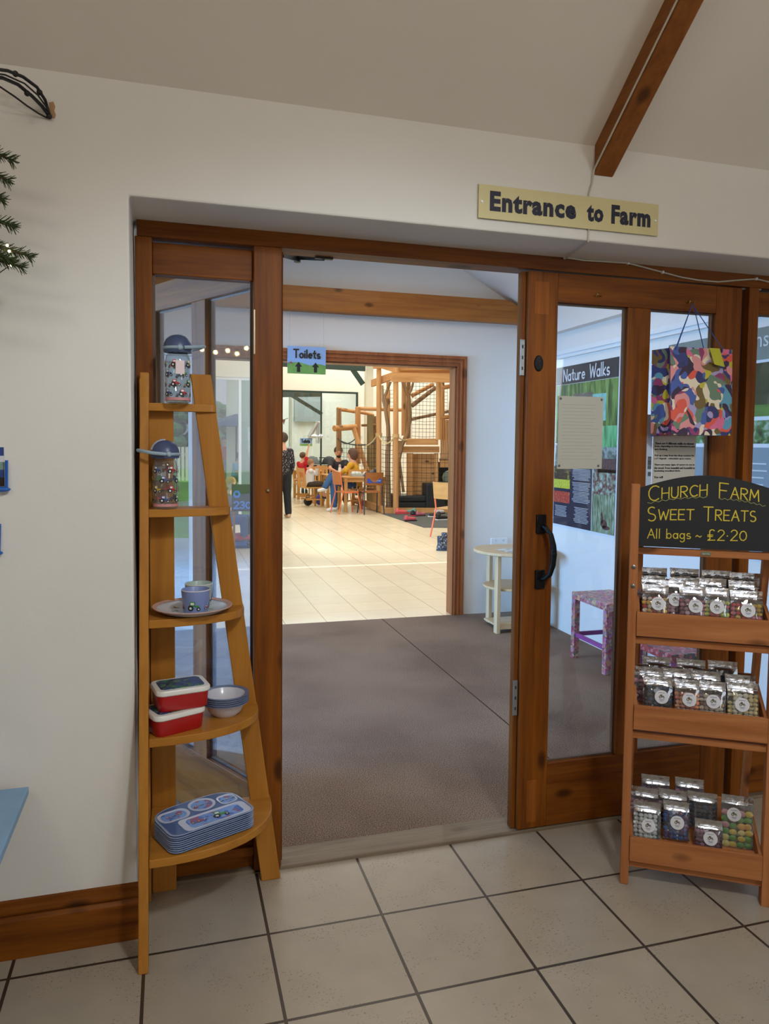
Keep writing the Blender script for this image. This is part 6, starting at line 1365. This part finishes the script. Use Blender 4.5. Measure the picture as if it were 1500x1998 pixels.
def boot(px, py, rz, label):
    P = G(px, py); t = thing('boot', label, 'boot', (P.x, P.y, 0), rz, 'patterned boots on the tiles'); m = camo('boot_print', [(44, 54, 76), (40, 50, 70), (150, 160, 176), (50, 62, 86), (36, 44, 64)], 70, 1.2)
    o = MB(); o.lathe([(.001, .02), (.045, .02), (.046, .06), (.042, .10), (.048, .19), (.046, .195), (.040, .19), (.036, .10)], n=18); b_ = obj('shaft', o, m, t, world=False, smooth=True)
    u = MB(); capsule(u, (-.01, 0, .045), (.085, 0, .040), .042, .034, 12); obj('foot', u, m, t, world=False, smooth=True)
    o = MB(); o.prism([(-.055, .038), (.06, .042), (.11, .03), (.125, 0), (.11, -.03), (.06, -.042), (-.055, -.038)], lambda a, b: (a, b, 0), lambda a, b: (a, b, .02)); obj('sole', o, mat('sole_slate', (52, 64, 84), rough=.6), t, world=False, bevel=.003)
boot(859, 1074, -.35, 'navy patterned childs boot nearer the camera by the right jamb'); boot(867, 1066, -.1, 'navy patterned childs boot just behind the other boot')

# ---- things seen through the left glass: child at a table, floor cushions, play panel
J = seated(449, 912, 8.2, .72, .5, -.5, .32); person('blond child in a grey top seen through the left glass pane', J, .72, (216, 164, 134), (186, 144, 88), (120, 124, 130), (70, 90, 130), (60, 60, 70), (.5, -.8, -.1), topname='top')
t = thing('activity_panel', 'dark play panel with blue letters and numbers behind the left glass', 'panel', (X(476, 7.6), 7.6, 0))
a = atY(452, 998, 7.6); b_ = atY(500, 945, 7.6); obj('board', MB().box((a.x, 7.6, a.z), (b_.x, 7.63, b_.z)), mat('panel_dark', (52, 46, 48), rough=.7), t, bevel=.004); 
for x in (a.x+.03, b_.x-.03): obj('leg', MB().box((x-.015, 7.6, 0), (x+.015, 7.63, a.z)), mat('panel_leg', (150, 96, 60), rough=.6), t)
mb = MB(); strokes(mb, 'o', (a.x+.03, 7.6, a.z+.19), (1, 0, 0), (0, 0, 1), .14, .026); obj('lettering', mb, mat('letter_blue', (70, 130, 210), rough=.5), t); mb = MB(); strokes(mb, '230', (a.x+.03, 7.6, a.z+.04), (1, 0, 0), (0, 0, 1), .09, .020, wid=.24); obj('lettering', mb, mat('letter_blue', (70, 130, 210), rough=.5), t)
tag(obj('floor_cushion', MB().lathe([(.001, 0), (.2, 0), (.23, .04), (.22, .08), (.001, .10)], G(474, 1066), 24), mat('cushion_blue', (54, 90, 170), rough=.8), smooth=True), 'round blue floor cushion under the red one behind the left glass', 'cushion')
c_ = G(474, 1066); tag(obj('floor_cushion', MB().lathe([(.001, .10), (.19, .10), (.22, .13), (.2, .17), (.001, .18)], c_+Vector((.02, 0, 0)), 24), mat('cushion_red', (176, 50, 58), rough=.8), smooth=True), 'round red floor cushion on top of the blue one', 'cushion')
tag(obj('beanbag', MB().ball(G(414, 1092)+Vector((0, 0, .22)), .25, 14, (1, 1, .85)), camo('beanbag_stripe', [(90, 130, 104), (200, 214, 200), (110, 150, 124), (80, 116, 96)], 9, 2.2, rough=.9), smooth=True), 'green and white striped bean bag behind the left glass', 'bean bag')

# ================================================================== OUTSIDE
struct('floor', MB().prism([(-30, -10), (HX-.02, -10), (HX-.02, FY+.1), (-.08, FY+.1), (.30, 9.5), (-30, 9.5)], lambda a, b: (a, b, -.12), lambda a, b: (a, b, -.04)), tile_mat('patio_slabs', .6, 0, 0, (176, 186, 196), (120, 126, 132), .006, .6, speck=False))
grs = mat('lawn', (104, 158, 62), rough=.95, var=.25, vscale=3)
tag(obj('lawn', MB().box((-34, 9.5, -.12), (-.18, 45, -.05)).box((-.18, 24.5, -.12), (30, 45, -.05)).box((-.18, 11.62, -.12), (1.48, 24.5, -.05)).box((-.18, 9.5, -.12), (.30, 11.62, -.05)), grs), 'bright green lawn beyond the paved yard outside', 'lawn', kind='stuff')
def hedge(x0, x1, y, h, label):
    rr = random.Random(int(y*10)); mb = MB(); 
    for i in range(420):
        x = rr.uniform(x0, x1); z = rr.uniform(.1, h); mb.ball((x, y+rr.uniform(-.5, .5), z), rr.uniform(.25, .5), 6, (1, .8, .8))
    tag(obj('hedge', mb, mat('hedge_leaf', (44, 92, 52), rough=.9, var=.5, vscale=7, bump=.8, bscale=12)), label, 'hedge')
hedge(-9, 6, 31, 3.0, 'tall dark green hedge beyond the lawn')
pf = thing('picket_fence', 'pale vertical board fence in front of the far hedge', 'fence', (3, 27.5, -.05)); o = MB()
for i in range(46): x = -.3+i*.15; obj('board', MB().box((x, 27.5, -.05), (x+.11, 27.54, 1.25)), mat('fence_white', (214, 218, 210), rough=.7), pf)
obj('rail', MB().box((-.3, 27.54, .9), (6.6, 27.58, 1.0)), mat('fence_white', (214, 218, 210)), pf)
tag(obj('grass_bank', MB().prism([(12.5, -.06), (27, -.06), (27, 1.95), (25.5, 1.9)], lambda a, b: (-14, a, b), lambda a, b: (-.35, a, b)), grs), 'sloping green grass bank rising beyond the yard outside', 'grass bank')
bn = thing('barn', 'white weatherboarded barn seen at the far left through the glass', 'building', (-7, 33, 0)); bo = MB(); bo.box((-14, 33, -.1), (.7, 39, 2.4))
bo.mi = 0
for i in range(20): bo.bar((-14, 32.98, 2.4+i*.16), (.7, 32.98, 2.4+i*.16), .05, .15)
obj('wall', bo, mat('weatherboard', (150, 172, 190), rough=.7), bn); obj('gable', MB().box((-14, 33.02, 2.4), (.7, 38.9, 5.6)), mat('weatherboard', (150, 172, 190)), bn)
obj('roof', MB().prism([(-14.4, 5.6), (.9, 5.6), (.9, 5.8), (-14.4, 5.8)], lambda a, b: (a, 32.6, b), lambda a, b: (a, 39.4, b)), mat('slate_roof', (92, 96, 104), rough=.8), bn)
J = seated(459, 890, 19.5, .9, .5, -.3, .35, .1); person('person in a light blue top crouching outside on the lawn', J, .9, SKIN, (50, 36, 30), (120, 178, 214), (60, 70, 90), (60, 60, 60), (.8, -.3, -.3), topname='top')
J = standing(437, 24, .95, 0, -1); person('distant person in red standing on the lawn outside', J, .95, SKIN, (60, 46, 40), (206, 60, 60), (120, 130, 150), (50, 50, 50), (0, -1, 0), topname='top')
pa = thing('parasol', 'navy garden parasol on a dark pole outside on the lawn', 'parasol', (X(461, 22), 22, -.05)); obj('pole', MB().tube([(0, 0, 0), (0, 0, 2.35)], .025, 8), black, pa, world=False, smooth=True); obj('canopy', MB().lathe([(.001, 2.4), (.6, 2.2), (.9, 2.0), (.88, 1.98), (.6, 2.16), (.001, 2.36)], n=8), mat('canopy_navy', (60, 90, 130), rough=.8), pa, world=False)
